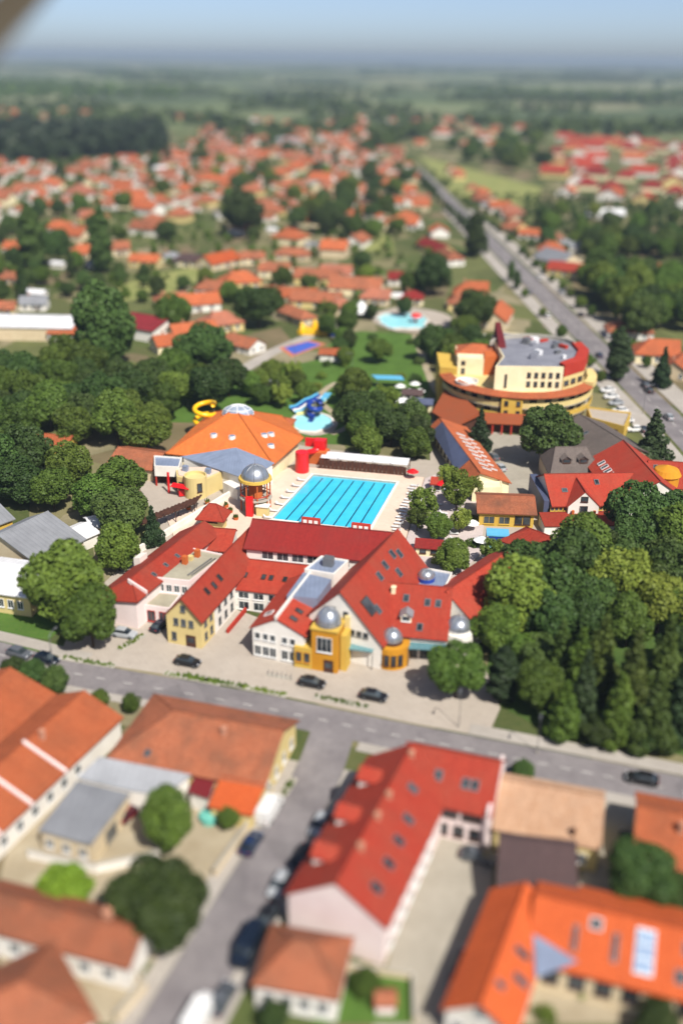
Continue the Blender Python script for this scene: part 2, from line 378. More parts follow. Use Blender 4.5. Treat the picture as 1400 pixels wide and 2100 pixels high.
def dormer(g, s, side, t, w_=2.2, out=2.0, h=1.5, roofm=None, wallm=None, n=1, fr=FRAME):
    """gabled dormer standing on a slope, as parts of the building"""
    m = slope_mat(g, s, side, t); sg = 1 if side == 'L' else -1; nn = g['n']*sg; q = m.translation
    b = (q.x, q.y); wd, ez = (g['wl'], g['el']) if side == 'L' else (g['wr'], g['er'])
    a = (q.x-nn.x*out, q.y-nn.y*out)
    k = wing(g['root'], a, b, w_/2, w_/2, q.z+h+w_*.35, q.z+h, q.z+h, wallm or WHITE, roofm or REDT, o=.25, z0=q.z-.4, ridge=False, th=.14)
    oa = math.atan2(nn.y, nn.x)
    e = Vector((-nn.y, nn.x))
    for i in range(n):
        f = (i+.5)/n-.5; window(g['root'], (b[0]+e.x*f*w_*.9, b[1]+e.y*f*w_*.9), q.z+h*.55, oa, w_*.7/n, h*.65, fr, 0)
    return k
def door(root, p, out, w_=1.1, h_=2.1, mt=None, z=0.):
    m = MB(); m.box((0, -.03, h_/2), (w_, .1, h_), 0, 0); m.box((0, -.06, h_/2+.2), (w_*.7, .06, h_*.4), 0, 1)
    return place('door', m.mesh('door', [mt or WOODD, GLASS]), root, Matrix.Translation((p[0], p[1], z)) @ Matrix.Rotation(out+math.pi/2, 4, 'Z'))
def block(root, poly, z0, z1, wallm, roofm=None, par=.35, name='wall', pname='parapet'):
    """flat-roofed block with a parapet round a roof slab; poly anticlockwise"""
    MB().prism(poly, z0, z1, 0).build(name, wallm, root)
    if roofm is not None:
        c = sum((v2(p) for p in poly), Vector((0, 0)))/len(poly)
        ins = [tuple(v2(p)+(c-v2(p)).normalized()*.35) for p in poly]
        MB().prism(ins, z1+.004, z1+.05).build('flat_roof', roofm, root)
        if par:
            m = MB()
            for i in range(len(poly)):
                j = (i+1) % len(poly)
                m.hexa([(*poly[i], z1), (*poly[j], z1), (*ins[j], z1), (*ins[i], z1)], [(*poly[i], z1+par), (*poly[j], z1+par), (*ins[j], z1+par), (*ins[i], z1+par)])
            m.build(pname, wallm, root)
def dome(root, c, z, r, m_=None, k=.95, drum=0., name='dome', drumm=None):
    m = MB(); n = 24
    prof = [(r*math.cos(a), z+drum+r*k*math.sin(a)) for a in [i*math.pi/2/8 for i in range(9)]]
    prof[-1] = (.02, prof[-1][1])
    m.lathe(c, prof, n)
    d = m.build(name, m_ or SILVER, root, True)
    rb = MB()
    for i in range(8):
        a = i*math.pi/4; rb.tube([(c[0]+p*math.cos(a)*1.01, c[1]+p*math.sin(a)*1.01, q) for p, q in prof], .05, 4)
    rb.build('rib', STEEL, d)
    f = MB(); f.cyl(c, .08, .02, prof[-1][1], prof[-1][1]+r*.45, 8); f.build('finial', SILVER, d)
    if drum: m2 = MB(); m2.cyl(c, r*1.04, r*1.04, z, z+drum, n); m2.build('drum', drumm or WOODD, root)
    return d
def arc(c, r, a0, a1, n): return [(c[0]+r*math.cos(R(a0+(a1-a0)*i/n)), c[1]+r*math.sin(R(a0+(a1-a0)*i/n))) for i in range(n+1)]

# ---------------------------------------------------------------- ground, roads, paving
def groundmat():
    m, nt, b = base('gardens_and_fields', .95, .1)
    p = wpos(nt)
    v = node(nt, 'ShaderNodeTexVoronoi'); v.inputs['Scale'].default_value = 1.0; v.distance = 'MANHATTAN'
    mp = node(nt, 'ShaderNodeMapping'); mp.inputs['Scale'].default_value = (1/16, 1/30, 1); mp.inputs['Rotation'].default_value = (0, 0, R(18)); nt.links.new(p, mp.inputs[0]); nt.links.new(mp.outputs[0], v.inputs['Vector'])
    sp = node(nt, 'ShaderNodeSeparateColor'); nt.links.new(v.outputs['Color'], sp.inputs[0])
    cr = node(nt, 'ShaderNodeValToRGB'); e = cr.color_ramp; e.interpolation = 'CONSTANT'
    cols = [(0, rgb(108, 116, 70, .6)), (.2, rgb(160, 152, 112, .6)), (.36, rgb(88, 104, 56, .6)), (.52, rgb(182, 170, 138, .6)), (.64, rgb(124, 132, 80, .6)), (.78, rgb(150, 132, 104, .6)), (.88, rgb(96, 114, 60, .6))]
    e.elements[0].color = cols[0][1]; e.elements[1].position = cols[1][0]; e.elements[1].color = cols[1][1]
    for q, c in cols[2:]: x = e.elements.new(q); x.color = c
    nt.links.new(sp.outputs[0], cr.inputs[0])
    v2_ = node(nt, 'ShaderNodeTexVoronoi'); v2_.inputs['Scale'].default_value = 1.0; v2_.distance = 'CHEBYCHEV'
    mp2 = node(nt, 'ShaderNodeMapping'); mp2.inputs['Scale'].default_value = (1/260, 1/420, 1); mp2.inputs['Rotation'].default_value = (0, 0, R(12)); nt.links.new(p, mp2.inputs[0]); nt.links.new(mp2.outputs[0], v2_.inputs['Vector'])
    sp2 = node(nt, 'ShaderNodeSeparateColor'); nt.links.new(v2_.outputs['Color'], sp2.inputs[0])
    c2 = node(nt, 'ShaderNodeValToRGB'); e = c2.color_ramp; e.interpolation = 'CONSTANT'
    cols = [(0, rgb(120, 138, 92, .66)), (.22, rgb(150, 158, 116, .66)), (.4, rgb(84, 108, 70, .66)), (.6, rgb(128, 146, 98, .66)), (.75, rgb(166, 166, 130, .66)), (.88, rgb(74, 98, 64, .66))]
    e.elements[0].color = cols[0][1]; e.elements[1].position = cols[1][0]; e.elements[1].color = cols[1][1]
    for q, c in cols[2:]: x = e.elements.new(q); x.color = c
    nt.links.new(sp2.outputs[0], c2.inputs[0])
    sx = node(nt, 'ShaderNodeSeparateXYZ'); nt.links.new(p, sx.inputs[0])
    far = ramp(nt, sx.outputs[1], 1250, 1500)
    col = mix(nt, far, cr.outputs[0], c2.outputs[0])
    n = ramp(nt, noise(nt, p, .09, 6, .7), .35, .7)
    col = mix(nt, _mul(nt, n, .5), col, rgb(80, 92, 54, .55))
    n = ramp(nt, noise(nt, p, .8, 5, .7), .35, .75)
    col = mix(nt, _mul(nt, n, .4), col, rgb(128, 120, 84, .7))
    nt.links.new(col, b.inputs['Base Color']); return m
def grassmat(name, c1, c2, c3):
    m, nt, b = base(name, .95, .1); p = wpos(nt)
    col = mix(nt, ramp(nt, noise(nt, p, .12, 5, .65), .35, .65), c1, c2)
    col = mix(nt, _mul(nt, ramp(nt, noise(nt, p, 1.6, 5, .7), .4, .8), .6), col, c3)
    nt.links.new(col, b.inputs['Base Color'])
    bp = node(nt, 'ShaderNodeBump'); bp.inputs['Strength'].default_value = .5; bp.inputs['Distance'].default_value = .1
    nt.links.new(noise(nt, p, 5, 3), bp.inputs['Height']); nt.links.new(bp.outputs[0], b.inputs['Normal'])
    return m
def pavemat(name, c1, c2, size=.6, joint=.7):
    m, nt, b = base(name, .85, .25); p = wpos(nt)
    br = node(nt, 'ShaderNodeTexBrick'); br.inputs['Scale'].default_value = 1.0; br.inputs['Brick Width'].default_value = size*2; br.inputs['Row Height'].default_value = size; br.inputs['Mortar Size'].default_value = .03
    mp = node(nt, 'ShaderNodeMapping'); mp.inputs['Rotation'].default_value = (0, 0, R(16)); nt.links.new(p, mp.inputs[0]); nt.links.new(mp.outputs[0], br.inputs['Vector'])
    br.inputs['Color1'].default_value = c1; br.inputs['Color2'].default_value = tuple(x*.94 for x in c1[:3])+(1,); br.inputs['Mortar'].default_value = tuple(x*joint for x in c1[:3])+(1,)
    col = mix(nt, ramp(nt, noise(nt, p, .12, 6, .65), .36, .68), br.outputs[0], c2)
    col = mix(nt, _mul(nt, ramp(nt, noise(nt, p, .7, 5, .7), .5, .8), .4), col, tuple(x*.62 for x in c2[:3])+(1,))
    nt.links.new(col, b.inputs['Base Color']); return m
def asphaltmat():
    m, nt, b = base('asphalt', .9, .25); p = wpos(nt)
    col = mix(nt, ramp(nt, noise(nt, p, .15, 6, .65), .35, .68), rgb(152, 146, 146, .72), rgb(128, 122, 124, .72))
    col = mix(nt, _mul(nt, ramp(nt, noise(nt, p, 1.1, 6, .75), .45, .8), .45), col, rgb(96, 92, 94, .7))
    v = node(nt, 'ShaderNodeTexVoronoi'); v.inputs['Scale'].default_value = .16; nt.links.new(p, v.inputs['Vector'])
    sp = node(nt, 'ShaderNodeSeparateColor'); nt.links.new(v.outputs['Color'], sp.inputs[0])
    col = mix(nt, _mul(nt, ramp(nt, sp.outputs[0], .72, .78), .3), col, rgb(104, 100, 102, .7))
    v = node(nt, 'ShaderNodeTexVoronoi'); v.feature = 'DISTANCE_TO_EDGE'; v.inputs['Scale'].default_value = .35; nt.links.new(p, v.inputs['Vector'])
    col = mix(nt, _mul(nt, ramp(nt, v.outputs["Distance"], .02, 0), .14), col, rgb(84, 80, 82, .7))
    nt.links.new(col, b.inputs['Base Color']); return m
GROUND = groundmat()
LAWN = grassmat('lawn', rgb(96, 134, 58, .62), rgb(80, 116, 48, .62), rgb(120, 136, 70, .62))
ROUGHG = grassmat('dry_grass', rgb(150, 152, 92, .8), rgb(120, 134, 72, .8), rgb(170, 160, 112, .8))
PAVE = pavemat('beige_paving', rgb(208, 196, 182, .66), rgb(192, 180, 166, .66))
PEACHP = pavemat('peach_paving', rgb(238, 214, 194, .82), rgb(226, 198, 178, .82), .5)
YARD = pavemat('concrete_yard', rgb(198, 190, 174, .62), rgb(180, 172, 156, .62), 2.0, .85)
SIDEW = pavemat('sidewalk_slabs', rgb(208, 200, 190, .64), rgb(186, 178, 168, .64), .5)
ASPH = asphaltmat()
PAINT = plain('road_paint', rgb(232, 230, 222, .8), rough=.7, grime_caustics=.4)
SOIL = plain('sandy_soil', rgb(208, 194, 166, .62), rgb(180, 164, 134, .62), .2, grime_caustics=.3)
MB().quad((-40000, -3000, 0), (40000, -3000, 0), (40000, 33000, 0), (-40000, 33000, 0)).build('ground', GROUND, base=(0, 0, 0))['kind'] = 'structure'
def sheet(name, pts, z, m, kind='structure', z0=-.05, **kw):
    o = MB().prism(pts, z0, z).build(name, m); return tag(o, kind=kind, **kw)
def ribbon(pts, wd, z, off=0., z0=None, mb=None):
    """strip along a line; off moves it to the left"""
    m = mb or MB(); P = [v2(p) for p in pts]; Lf, Rt = [], []
    for i, p in enumerate(P):
        d = (P[min(i+1, len(P)-1)]-P[max(i-1, 0)]).normalized(); n = Vector((-d.y, d.x)); Lf.append(p+n*(off+wd/2)); Rt.append(p+n*(off-wd/2))
    z0 = z-.1 if z0 is None else z0
    for i in range(len(P)-1):
        m.prism([tuple(Rt[i]), tuple(Rt[i+1]), tuple(Lf[i+1]), tuple(Lf[i])], z0, z)
    return m
def smooth(pts, n=6):
    P = [v2(p) for p in pts]; out = []
    for i in range(len(P)-1):
        p0 = P[max(i-1, 0)]; p1 = P[i]; p2 = P[i+1]; p3 = P[min(i+2, len(P)-1)]
        for k in range(n):
            t = k/n; out.append(tuple(.5*((2*p1)+(p2-p0)*t+(2*p0-5*p1+4*p2-p3)*t*t+(3*p1-p0-3*p2+p3)*t**3)))
    return out+[tuple(P[-1])]
ROAD = smooth([(-130, 166), (-90, 153), (-57.3, 141.6), (-43.2, 136.2), (-14.9, 128.4), (7.7, 121.2), (28.5, 115.0), (47.6, 109.2), (80, 99), (120, 87)])
STREET = smooth([(-1.0, 121.0), (-2.9, 112), (-6.4, 101.5), (-10.4, 90.5), (-13.8, 81), (-17.2, 71.5), (-23, 55)])
AVE = smooth([(99, 120), (95, 180), (92.5, 225), (92, 253.7), (90.2, 297.4), (88.1, 349.4), (85.7, 411), (82.8, 483.5), (79.5, 567), (74.9, 682), (68.2, 850), (63, 940)])
ribbon(ROAD, 6.6, .04).build('front_road', ASPH)['kind'] = 'structure'
ribbon(STREET, 6.6, .048).build('side_street', ASPH)['kind'] = 'structure'
ribbon(AVE, 9.0, .04).build('avenue', ASPH)['kind'] = 'structure'
i_ave = [p for p in AVE if p[1] < 700]
ribbon(i_ave, 6.0, .12, 8.6).build('avenue_pavement', SIDEW)['kind'] = 'structure'
ribbon(i_ave, 7.0, .12, -9.2).build('avenue_pavement', SIDEW)['kind'] = 'structure'
ribbon([p for p in ROAD if p[0] < -5], 1.8, .14, -4.3).build('pavement', SIDEW)['kind'] = 'structure'
ribbon([p for p in ROAD if p[0] > 2], 2.0, .14, -4.4).build('pavement', SIDEW)['kind'] = 'structure'
ribbon([p for p in ROAD if p[0] > 18], 2.6, .14, 4.8).build('pavement', SIDEW)['kind'] = 'structure'
ribbon([p for p in ROAD if p[0] < -43], 2.6, .14, 4.8).build('pavement', SIDEW)['kind'] = 'structure'
ribbon(STREET[5:], 2.2, .14, -4.45).build('pavement', SIDEW)['kind'] = 'structure'
ribbon(STREET[5:], 2.0, .14, 4.4).build('pavement', SIDEW)['kind'] = 'structure'
mk = MB()
for i in range(0, len(AVE)-1):
    a, b = v2(AVE[i]), v2(AVE[i+1]); L = (b-a).length; k = 0.
    while k < L-3 and a.y < 600:
        p, q = a+(b-a)*(k/L), a+(b-a)*((k+3)/L); ribbon([p, q], .16, .048, 0, .041, mk); k += 7
for i in range(0, len(ROAD)-1):
    a, b = v2(ROAD[i]), v2(ROAD[i+1]); L = (b-a).length; k = 0.
    while k < L-1.5:
        p, q = a+(b-a)*(k/L), a+(b-a)*((k+1.5)/L); ribbon([p, q], .13, .048, 0, .041, mk); k += 4
mk.build('road_markings', PAINT)['kind'] = 'structure'
# paving and lawns of the bath grounds
sheet('plaza', [(-47, 140.5), (-30, 136.7), (-12, 131.6), (10, 124.3), (22, 120.7), (25, 128), (24, 140), (12, 146), (-8, 150), (-20, 158), (-40, 160), (-47, 152)], .06, PAVE)
sheet('bath_yard', [(-47, 160.2), (-20, 158.2), (12, 146.2), (36, 160), (46, 186), (48, 204), (50, 230), (40, 262), (24, 262), (22, 232), (-8, 240), (-36, 256), (-50, 220), (-38, 190)], .07, PAVE)
sheet('lawn', [(-52, 258), (-36, 258), (-8, 243), (4, 242), (8, 262), (22, 262), (27, 300), (26, 356), (6, 360), (-3, 352), (-8, 322), (-34, 300), (-52, 292)], .05, LAWN)
sheet('lawn', [(-120, 142), (-95, 157.5), (-62, 150), (-47, 144.5), (-49, 141.6), (-58, 145.5), (-91, 157)][::1], .05, LAWN)
sheet('lawn', [(-75, 152.2), (-50, 146.2), (-48, 152), (-62, 160), (-76, 160)], .06, LAWN)
sheet('park_ground', [(23, 131), (29.5, 124), (50, 117), (90, 104), (92, 196), (56, 196), (34, 168), (26, 148)], .05, grassmat('park_grass', rgb(84, 112, 52, .7), rgb(66, 92, 42, .7), rgb(96, 104, 62, .7)))
ribbon(smooth([(25.8, 356), (26.4, 330), (27.5, 297), (29, 284)]), 2.2, .11).build('path', SOIL)['kind'] = 'structure'
ribbon(smooth([(-2, 296), (-5, 290), (-7, 280), (-3, 268), (2, 258), (-3, 250)]), 2.0, .11).build('path', SOIL)['kind'] = 'structure'
ribbon(smooth([(-46, 288), (-34, 305), (-24, 330), (-12, 352), (-2, 372)]), 5, .1).build('lane', SIDEW)['kind'] = 'structure'
# courtyards of the near houses
sheet('courtyard', [W(30, 1700), W(100, 1600), W(400, 1590), W(560, 1610), W(440, 1800), W(330, 1980), W(180, 1900), W(0, 1800)], .06, SOIL)
sheet('courtyard', [W(0, 2100), W(0, 1930), W(270, 1985), W(300, 2020), W(230, 2100)], .065, SOIL)
sheet('concrete_yard', [(3.5, 70), (11.5, 68), (17, 80), (20.5, 101), (13.2, 103), (7, 85)], .06, YARD)
sheet('front_garden', [W(700, 1990), W(850, 2005), W(850, 2100), W(640, 2100)], .075, LAWN)
sheet('courtyard', [W(1050, 2100), W(1110, 2000), W(1400, 2060), W(1400, 2100)], .07, SOIL)
sheet('driveway', [W(1230, 1630), W(1310, 1650), W(1250, 1850), W(1180, 1840)], .062, YARD)
sheet('parking_ground', [(34, 213), (47, 211), (51, 229), (48, 251), (35, 252)], .09, YARD)
sheet('dry_meadow', [W(860, 320), W(1110, 385), W(1105, 430), W(930, 400)], .05, ROUGHG)
sheet('dry_meadow', [W(200, 600), W(330, 560), W(420, 545), W(440, 560), W(350, 605), W(230, 620)], .05, ROUGHG)
sheet('dry_meadow', [W(690, 480), W(800, 480), W(810, 515), W(690, 515)], .05, ROUGHG)
for i, (px, py, L, a) in enumerate([(440, 1397, 11, -17), (395, 1392, 10, -17), (270, 1318, 6, 55), (540, 1418, 8, -18), (700, 1440, 9, -18), (180, 1358, 10, -14), (590, 1615, 4, 68)]):
    c = W(px, py); m = MB(); m.box((c[0], c[1], .12), (L, 1.3, .16), R(a)); b_ = tag(m.build('planting_bed', CONC), 'low kerbed planting bed on the beige plaza' if i < 6 else 'short kerbed planting strip beside the white van', 'planter', 'planting beds on the plaza' if i < 6 else None)
    m = MB()
    for k in range(int(L*7)):
        x = (rnd.random()-.5)*(L-.5); y = (rnd.random()-.5)*.9; ca, sa = math.cos(R(a)), math.sin(R(a)); s = .18+rnd.random()*.22
        q = (c[0]+x*ca-y*sa, c[1]+x*sa+y*ca); m.cyl(q, s*.8, .03, .18, .25+s, 5)
    m.build('low_shrubs', L_MID, b_)['kind'] = 'stuff'

# ---------------------------------------------------------------- the red-roofed bath building
spa = thing('bath_building', (-5, 155), 'sprawling red tiled bath building with white gable and silver domes beside the pool', 'building')
hall = wing(spa, (-16.4, 170.7), (9.3, 165.6), 7, 5.7, 12, 8.5, 9, WHITE, DRED)
wins(spa, hall['P'](2.6, -5.7, 0), hall['P'](19.8, -5.7, 0), 7.7, 6, 2.1, 1.7, FRAME, 1)
s2_ = wing(spa, (0, 141.4), (10.3, 164.9), 5.6, 7.4, 13, 7.5, 5, WHITE, REDT, oe=.3)
for s, t in ((15, .25), (19, .22), (21, .3), (11.5, .3), (5, .62), (17, .5)): skylight(s2_, s, 'R', t, 1.0, 1.5)
mt_ = slope_mat(s2_, 3.6, 'R', .48); sk = MB(); sk.box((0, 0, .08), (2.6, 3.2, .14), 0, 0)
for i in range(3): sk.box((-.8+.8*i, 0, .12), (.62, 2.9, .12), 0, 1)
place('skylight', sk.mesh('skylight', [WOODD, GLASS]), s2_['roof'], mt_)
g0 = s2_['P']
for t, z, w_, h_ in ((1.2, 9.2, .6, 1.1), (2.4, 9.0, .6, 1.1), (-1.0, 8.6, .7, 1.4), (-2.2, 5.8, .7, .8), (-3.4, 5.8, .7, .8), (-4.6, 5.8, .7, .8)):
    p = g0(0, t, 0); window(spa, p, z, math.atan2(-s2_['d'].y, -s2_['d'].x), w_, h_, STEEL, 0)
s3 = wing(spa, (8.2, 151.6), (19.2, 149.8), 4.2, 9.2, 9.2, 7, 4.8, WHITE, REDT, oe=.1)
for s, t in ((7.2, .35), (9.0, .35), (3.5, .3), (6.4, .85)): skylight(s3, s, 'R', t, .8, 1.3)
dormer(s3, 4.0, 'R', .78, 1.8, 1.8, 1.4, GREYM, CREAM)
chimney(s3, 1.2, 'R', .2, 1.0, .7, CREAM)
s3b = wing(spa, (18.0, 149.0), (32.5, 166.8), 5, 6, 9.0, 5.6, 5, WHITE, REDT, oe=.1)
block(spa, [(11.0, 156.5), (18.4, 154.6), (20.4, 161), (14.6, 163.2)], 0, 5.9, WHITE, BLUEM)
dome(spa, (15.4, 158.6), 5.95, 1.55, drum=.7, drumm=SLB)
w2 = wing(spa, (-21.0, 165.6), (-4.6, 162.2), .25, 7.6, 6.5, 6.4, 4.4, WHITE, REDT, oe=.1, o=.3)
for s in (4.5, 8, 9.4, 12): skylight(w2, s, 'R', .55, .6, 1.1, WOODD)
chimney(w2, 3.0, 'R', .75, .8, .6, CREAM)
wins(spa, w2['P'](1, -7.6, 0), w2['P'](15, -7.6, 0), 3.2, 5, 1.8, 1.2); wins(spa, w2['P'](1, -7.6, 0), w2['P'](15, -7.6, 0), 1.1, 5, 1.8, 1.5)
w1 = wing(spa, (-26.4, 144.9), (-17.4, 172.6), 3.2, 3.2, 9.5, 6, 6, PALEY, REDT)
m = MB(); P1 = w1['P']; m.hexa([P1(5.2, -3.2, 0), P1(20, -3.2, 0), P1(20, -3.3, 0), P1(5.2, -3.3, 0)], [P1(5.2, -3.2, 5.3), P1(20, -3.2, 5.3), P1(20, -3.3, 5.3), P1(5.2, -3.3, 5.3)]); m.build('wall', WHITE, spa)
for z in (1.7, 4.3):
    wins(spa, P1(5.8, -3.305, 0), P1(16, -3.305, 0), z, 4, .8, 1.2, STEEL, 0)
    wins(spa, P1(.6, -3.2, 0), P1(5, -3.2, 0), z, 2, .8, 1.2, STEEL, 0)
aw = math.atan2(-w1['d'].y, -w1['d'].x)
for t, z, h_ in ((0, 7.3, 1.0), (-1.4, 4.6, 1.1), (1.4, 4.6, 1.1), (0, 4.6, 1.1), (1.9, 1.7, 1.3)): window(spa, P1(0, t, 0), z, aw, .7, h_, STEEL, 0)
door(spa, P1(0, -1.2, 0), aw, 1.8, 2.3)
for s, t in ((6, .5), (8.6, .55), (11.2, .5)): skylight(w1, s, 'R', t, .7, 1.2, WOODD)
m = MB(); m.hexa([P1(6, -5.0, .05), P1(14, -5.0, .05), P1(14, -5.4, .05), P1(6, -5.4, .05)], [P1(6, -5.0, .9), P1(14, -5.0, .9), P1(14, -5.4, .9), P1(6, -5.4, .9)]); m.build('ramp_wall', REDR, spa)
w3 = wing(spa, (-10.4, 140.4), (-4.9, 157.2), 4.3, 4.7, 8.4, 6.0, 6.2, WHITE, REDT, oe=.2)
P3 = w3['P']
m = MB(); m.hexa([P3(-.35, .18, 8.2), P3(17.4, .18, 8.2), P3(17.4, -.18, 8.2), P3(-.35, -.18, 8.2)], [P3(-.35, .18, 8.9), P3(17.4, .18, 8.9), P3(17.4, -.18, 8.9), P3(-.35, -.18, 8.9)]); m.build('fire_wall', WHITE, spa)
for s in (2.2, 4.8): skylight(w3, s, 'R', .45, .8, 1.2, WOODD)
skylight(w3, 3.2, 'L', .6, 1.0, 1.4, FRAME)
a3 = math.atan2(-w3['d'].y, -w3['d'].x)
for t in (3.4, 2.0, .7, -1.4, -2.8): window(spa, P3(0, t, 0), 1.6, a3, 1.0, 1.7, FRAME, 1); window(spa, P3(0, t, 0), 4.4, a3, .8, 1.1, FRAME, 0)
wins(spa, P3(12, 4.3, 0), P3(.5, 4.3, 0), 1.8, 5, .9, 1.4); wins(spa, P3(12, 4.3, 0), P3(.5, 4.3, 0), 4.4, 5, .9, 1.1)
MB().prism([(-9.1, 147.3), (-3.9, 146.4), (-1.6, 153.2), (-6.6, 155.6)], 6.0, 8.75).build('flat_roof', BLUEM, spa)
block(spa, [(-6.4, 156.0), (-1.2, 154.2), (1.4, 159.6), (-3.6, 161.3)], 0, 8.9, WHITE, BLUEM)
MB().box((-2.2, 158.0, 9.8), (1.8, 1.4, 1.7), R(-18)).build('roof_plant', STEEL, spa)
# entrance towers
tw = R(-16)
MB().box((-1.9, 139.6, 3.9), (4.4, 4.4, 7.8), tw).build('tower', GOLD, spa)
MB().box((-1.9, 139.6, 7.95), (4.8, 4.8, .3), tw).build('cornice', YELLOW, spa)
dome(spa, (-1.9, 139.6), 8.1, 2.05, drum=.3, drumm=STEEL, k=1.25)
window(spa, (-1.9-2.22*math.sin(-tw)*-1*-1, 139.6-2.205*math.cos(tw)), 5.2, tw-math.pi/2, 2.4, 2.6, FRAME, 2)
MB().box((.95, 139.0, 3.4), (1.0, 2.6, 6.8), tw).build('buttress', YELLOW, spa)
MB().box((1.2, 140.6, 4.4), (.8, .8, 8.8), tw).build('buttress', PALEY, spa)
MB().box((-5.6, 140.0, 2.0), (3.0, 3.2, 4.0), tw).build('porch', YELLOW, spa)
for k in (-.7, .7): window(spa, (-5.6+k*math.cos(tw)-1.605*math.sin(-tw), 140.0+k*math.sin(tw)-1.605*math.cos(tw)), 2.2, tw-math.pi/2, .9, 1.8, GOLD, 0)
door(spa, (-1.2-2.21*math.sin(-tw), 139.6-.2-2.21*math.cos(tw)), tw-math.pi/2, 1.6, 2.4)
c2_ = (8.6, 141.0)
MB().cyl(c2_, 3.0, 3.0, 0, 3.9, 24).build('round_porch', GOLD, spa)
for an in (-130, -108, -86, -64): window(spa, (c2_[0]+3.0*math.cos(R(an)), c2_[1]+3.0*math.sin(R(an))), 1.9, R(an), .65, 1.8, WOODD, 0)
dome(spa, c2_, 3.9, 1.75, drum=.5, k=1.1)
dome(spa, (19.8, 143.8), 4.6, 2.1, drum=.4, k=1.0, drumm=WHITE); MB().cyl((19.8, 143.8), 2.6, 2.6, 0, 4.6, 20).build('round_porch', WHITE, spa)
CANOPY = seam('teal_glass_canopy', rgb(120, 168, 176, .8), .9, .25, .2)
for pts in ([(1.6, 141.8), (6.0, 140.4), (5.3, 138.2), (1.0, 139.2)], [(11.5, 141.4), (18.2, 140.6), (18.0, 138.9), (11.3, 139.4)]):
    MB().prism(pts[::-1], 3.35, 3.55).build('canopy', CANOPY, spa)
    for p in (pts[2], pts[3]): MB().cyl(p, .08, .08, 0, 3.35, 8).build('post', STEEL, spa)
wins(spa, s3['P'](.5, -9.2, 0), s3['P'](10.5, -9.2, 0), 1.7, 5, 1.4, 2.2, STEEL, 1)
# terrace block and long west roof
lr = wing(spa, (-38.5, 151.4), (-27.3, 178.6), 5.4, 3.4, 7.6, 4.4, 6.0, PINK, REDT, 'hg', oe=.4)
for s in (8, 12, 16): skylight(lr, s, 'R', .6, .5, .8)
m = MB(); PL = lr['P']; m.hexa([PL(13.5, 4.6, 4), PL(16, 4.6, 4), PL(16, 6.0, 4), PL(13.5, 6.0, 4)], [PL(13.5, 4.6, 6), PL(16, 4.6, 6), PL(16, 6.0, 5.7), PL(13.5, 6.0, 5.7)]); m.build('roof_hatch', WHITE, spa)
m = MB(); m.hexa([PL(2.6, -.18, 7.3), PL(2.6, -3.9, 5.4), PL(2.9, -3.9, 5.4), PL(2.9, -.18, 7.3)], [PL(2.6, -.18, 8.0), PL(2.6, -3.9, 6.4), PL(2.9, -3.9, 6.4), PL(2.9, -.18, 8.0)]); m.build('fire_wall', PINK, spa)
block(spa, [(-33.2, 157.6), (-27.0, 156.4), (-21.9, 167.0), (-28.6, 169.8)], 0, 6.0, PINK, FLATK, .3)
for q, m_, h in (((-28.8, 163.5), OCHRE, 1.6), ((-26.9, 166.4), OCHRE, 1.5), ((-28.0, 165.0), PALEY, .9)): MB().box((q[0], q[1], 6.05+h/2), (.9, .9, h), R(-20)).build('roof_vent', m_, spa)
for k in (0, .7): MB().tube([(-27.6+k, 158.6, 6.3), (-24.1+k, 165.4, 6.3)], .12, 6).build('pipe', STEEL, spa)
wins(spa, (-33.0, 157.55), (-27.2, 156.4), 4.4, 4, .9, 1.3)
block(spa, [(-34.6, 152.4), (-29.8, 151.2), (-28.6, 156.4), (-33.6, 157.4)], 0, 3.4, PINK, FLATK, .25)
wins(spa, (-34.4, 152.35), (-30.0, 151.25), 1.6, 2, 1.3, 2.0, REDR)
sr = wing(spa, (-29.0, 178.4), (-20.8, 177.2), .6, 5.2, 6.6, 6.2, 4.5, WHITE, REDT, oe=.1, o=.3)
wins(spa, sr['P'](.3, -5.2, 0), sr['P'](7.7, -5.2, 0), 3.4, 6, .8, 1.2, WHITE, 0)
# kiosk on the terrace
kk = thing('kiosk', (-27, 190.6, .3), 'small yellow kiosk with overhanging red hipped roof above the terrace', 'kiosk')
g = wing(kk, (-29.2, 191.2), (-24.8, 190.4), 1.9, 1.9, 6.0, 4.2, 4.2, PALEY, REDT, 'hh', o=.9, z0=.2)
wins(kk, g['P'](.4, -1.9, 0), g['P'](4.1, -1.9, 0), 3.1, 1, 2.6, 1.0, WOODD, 2); window(kk, g['P'](4.48, 0, 0), 3.1, R(-11), 1.0, 1.0, WOODD, 0)

# ---------------------------------------------------------------- the swimming pool
pa, pb, pc, pd = (-6.8, 220.8), (12.9, 216.6), (5.8, 190.5), (-15.0, 195.4)
oa, ob, oc, od = (-12.4, 226.0), (19.6, 219.8), (12.2, 180.0), (-23.6, 186.0)
m = MB()
for q in ([pa, pb, ob, oa], [pb, pc, oc, ob], [pc, pd, od, oc], [pd, pa, oa, od]): m.prism(q[::-1], 0, .55)
m.build('pool_deck', PEACHP)['kind'] = 'structure'
pool = thing('swimming_pool', (-1, 206), 'turquoise lane swimming pool with dark lane lines and white coping', 'pool')
PFLOOR = plain('turquoise_pool_lining', rgb(86, 208, 236, .9), rgb(60, 192, 228, .9), .3, rough=.4, grime_caustics=.16)  # mottled darker and lighter to paint rippling caustic light into the lining
MB().prism([pa, pd, pc, pb], .0, .1).build('basin', PFLOOR, pool)
def lerp(a, b, t): return (a[0]+(b[0]-a[0])*t, a[1]+(b[1]-a[1])*t)
LANE = plain('lane_line_tiles', rgb(18, 44, 74, .9), rough=.5)
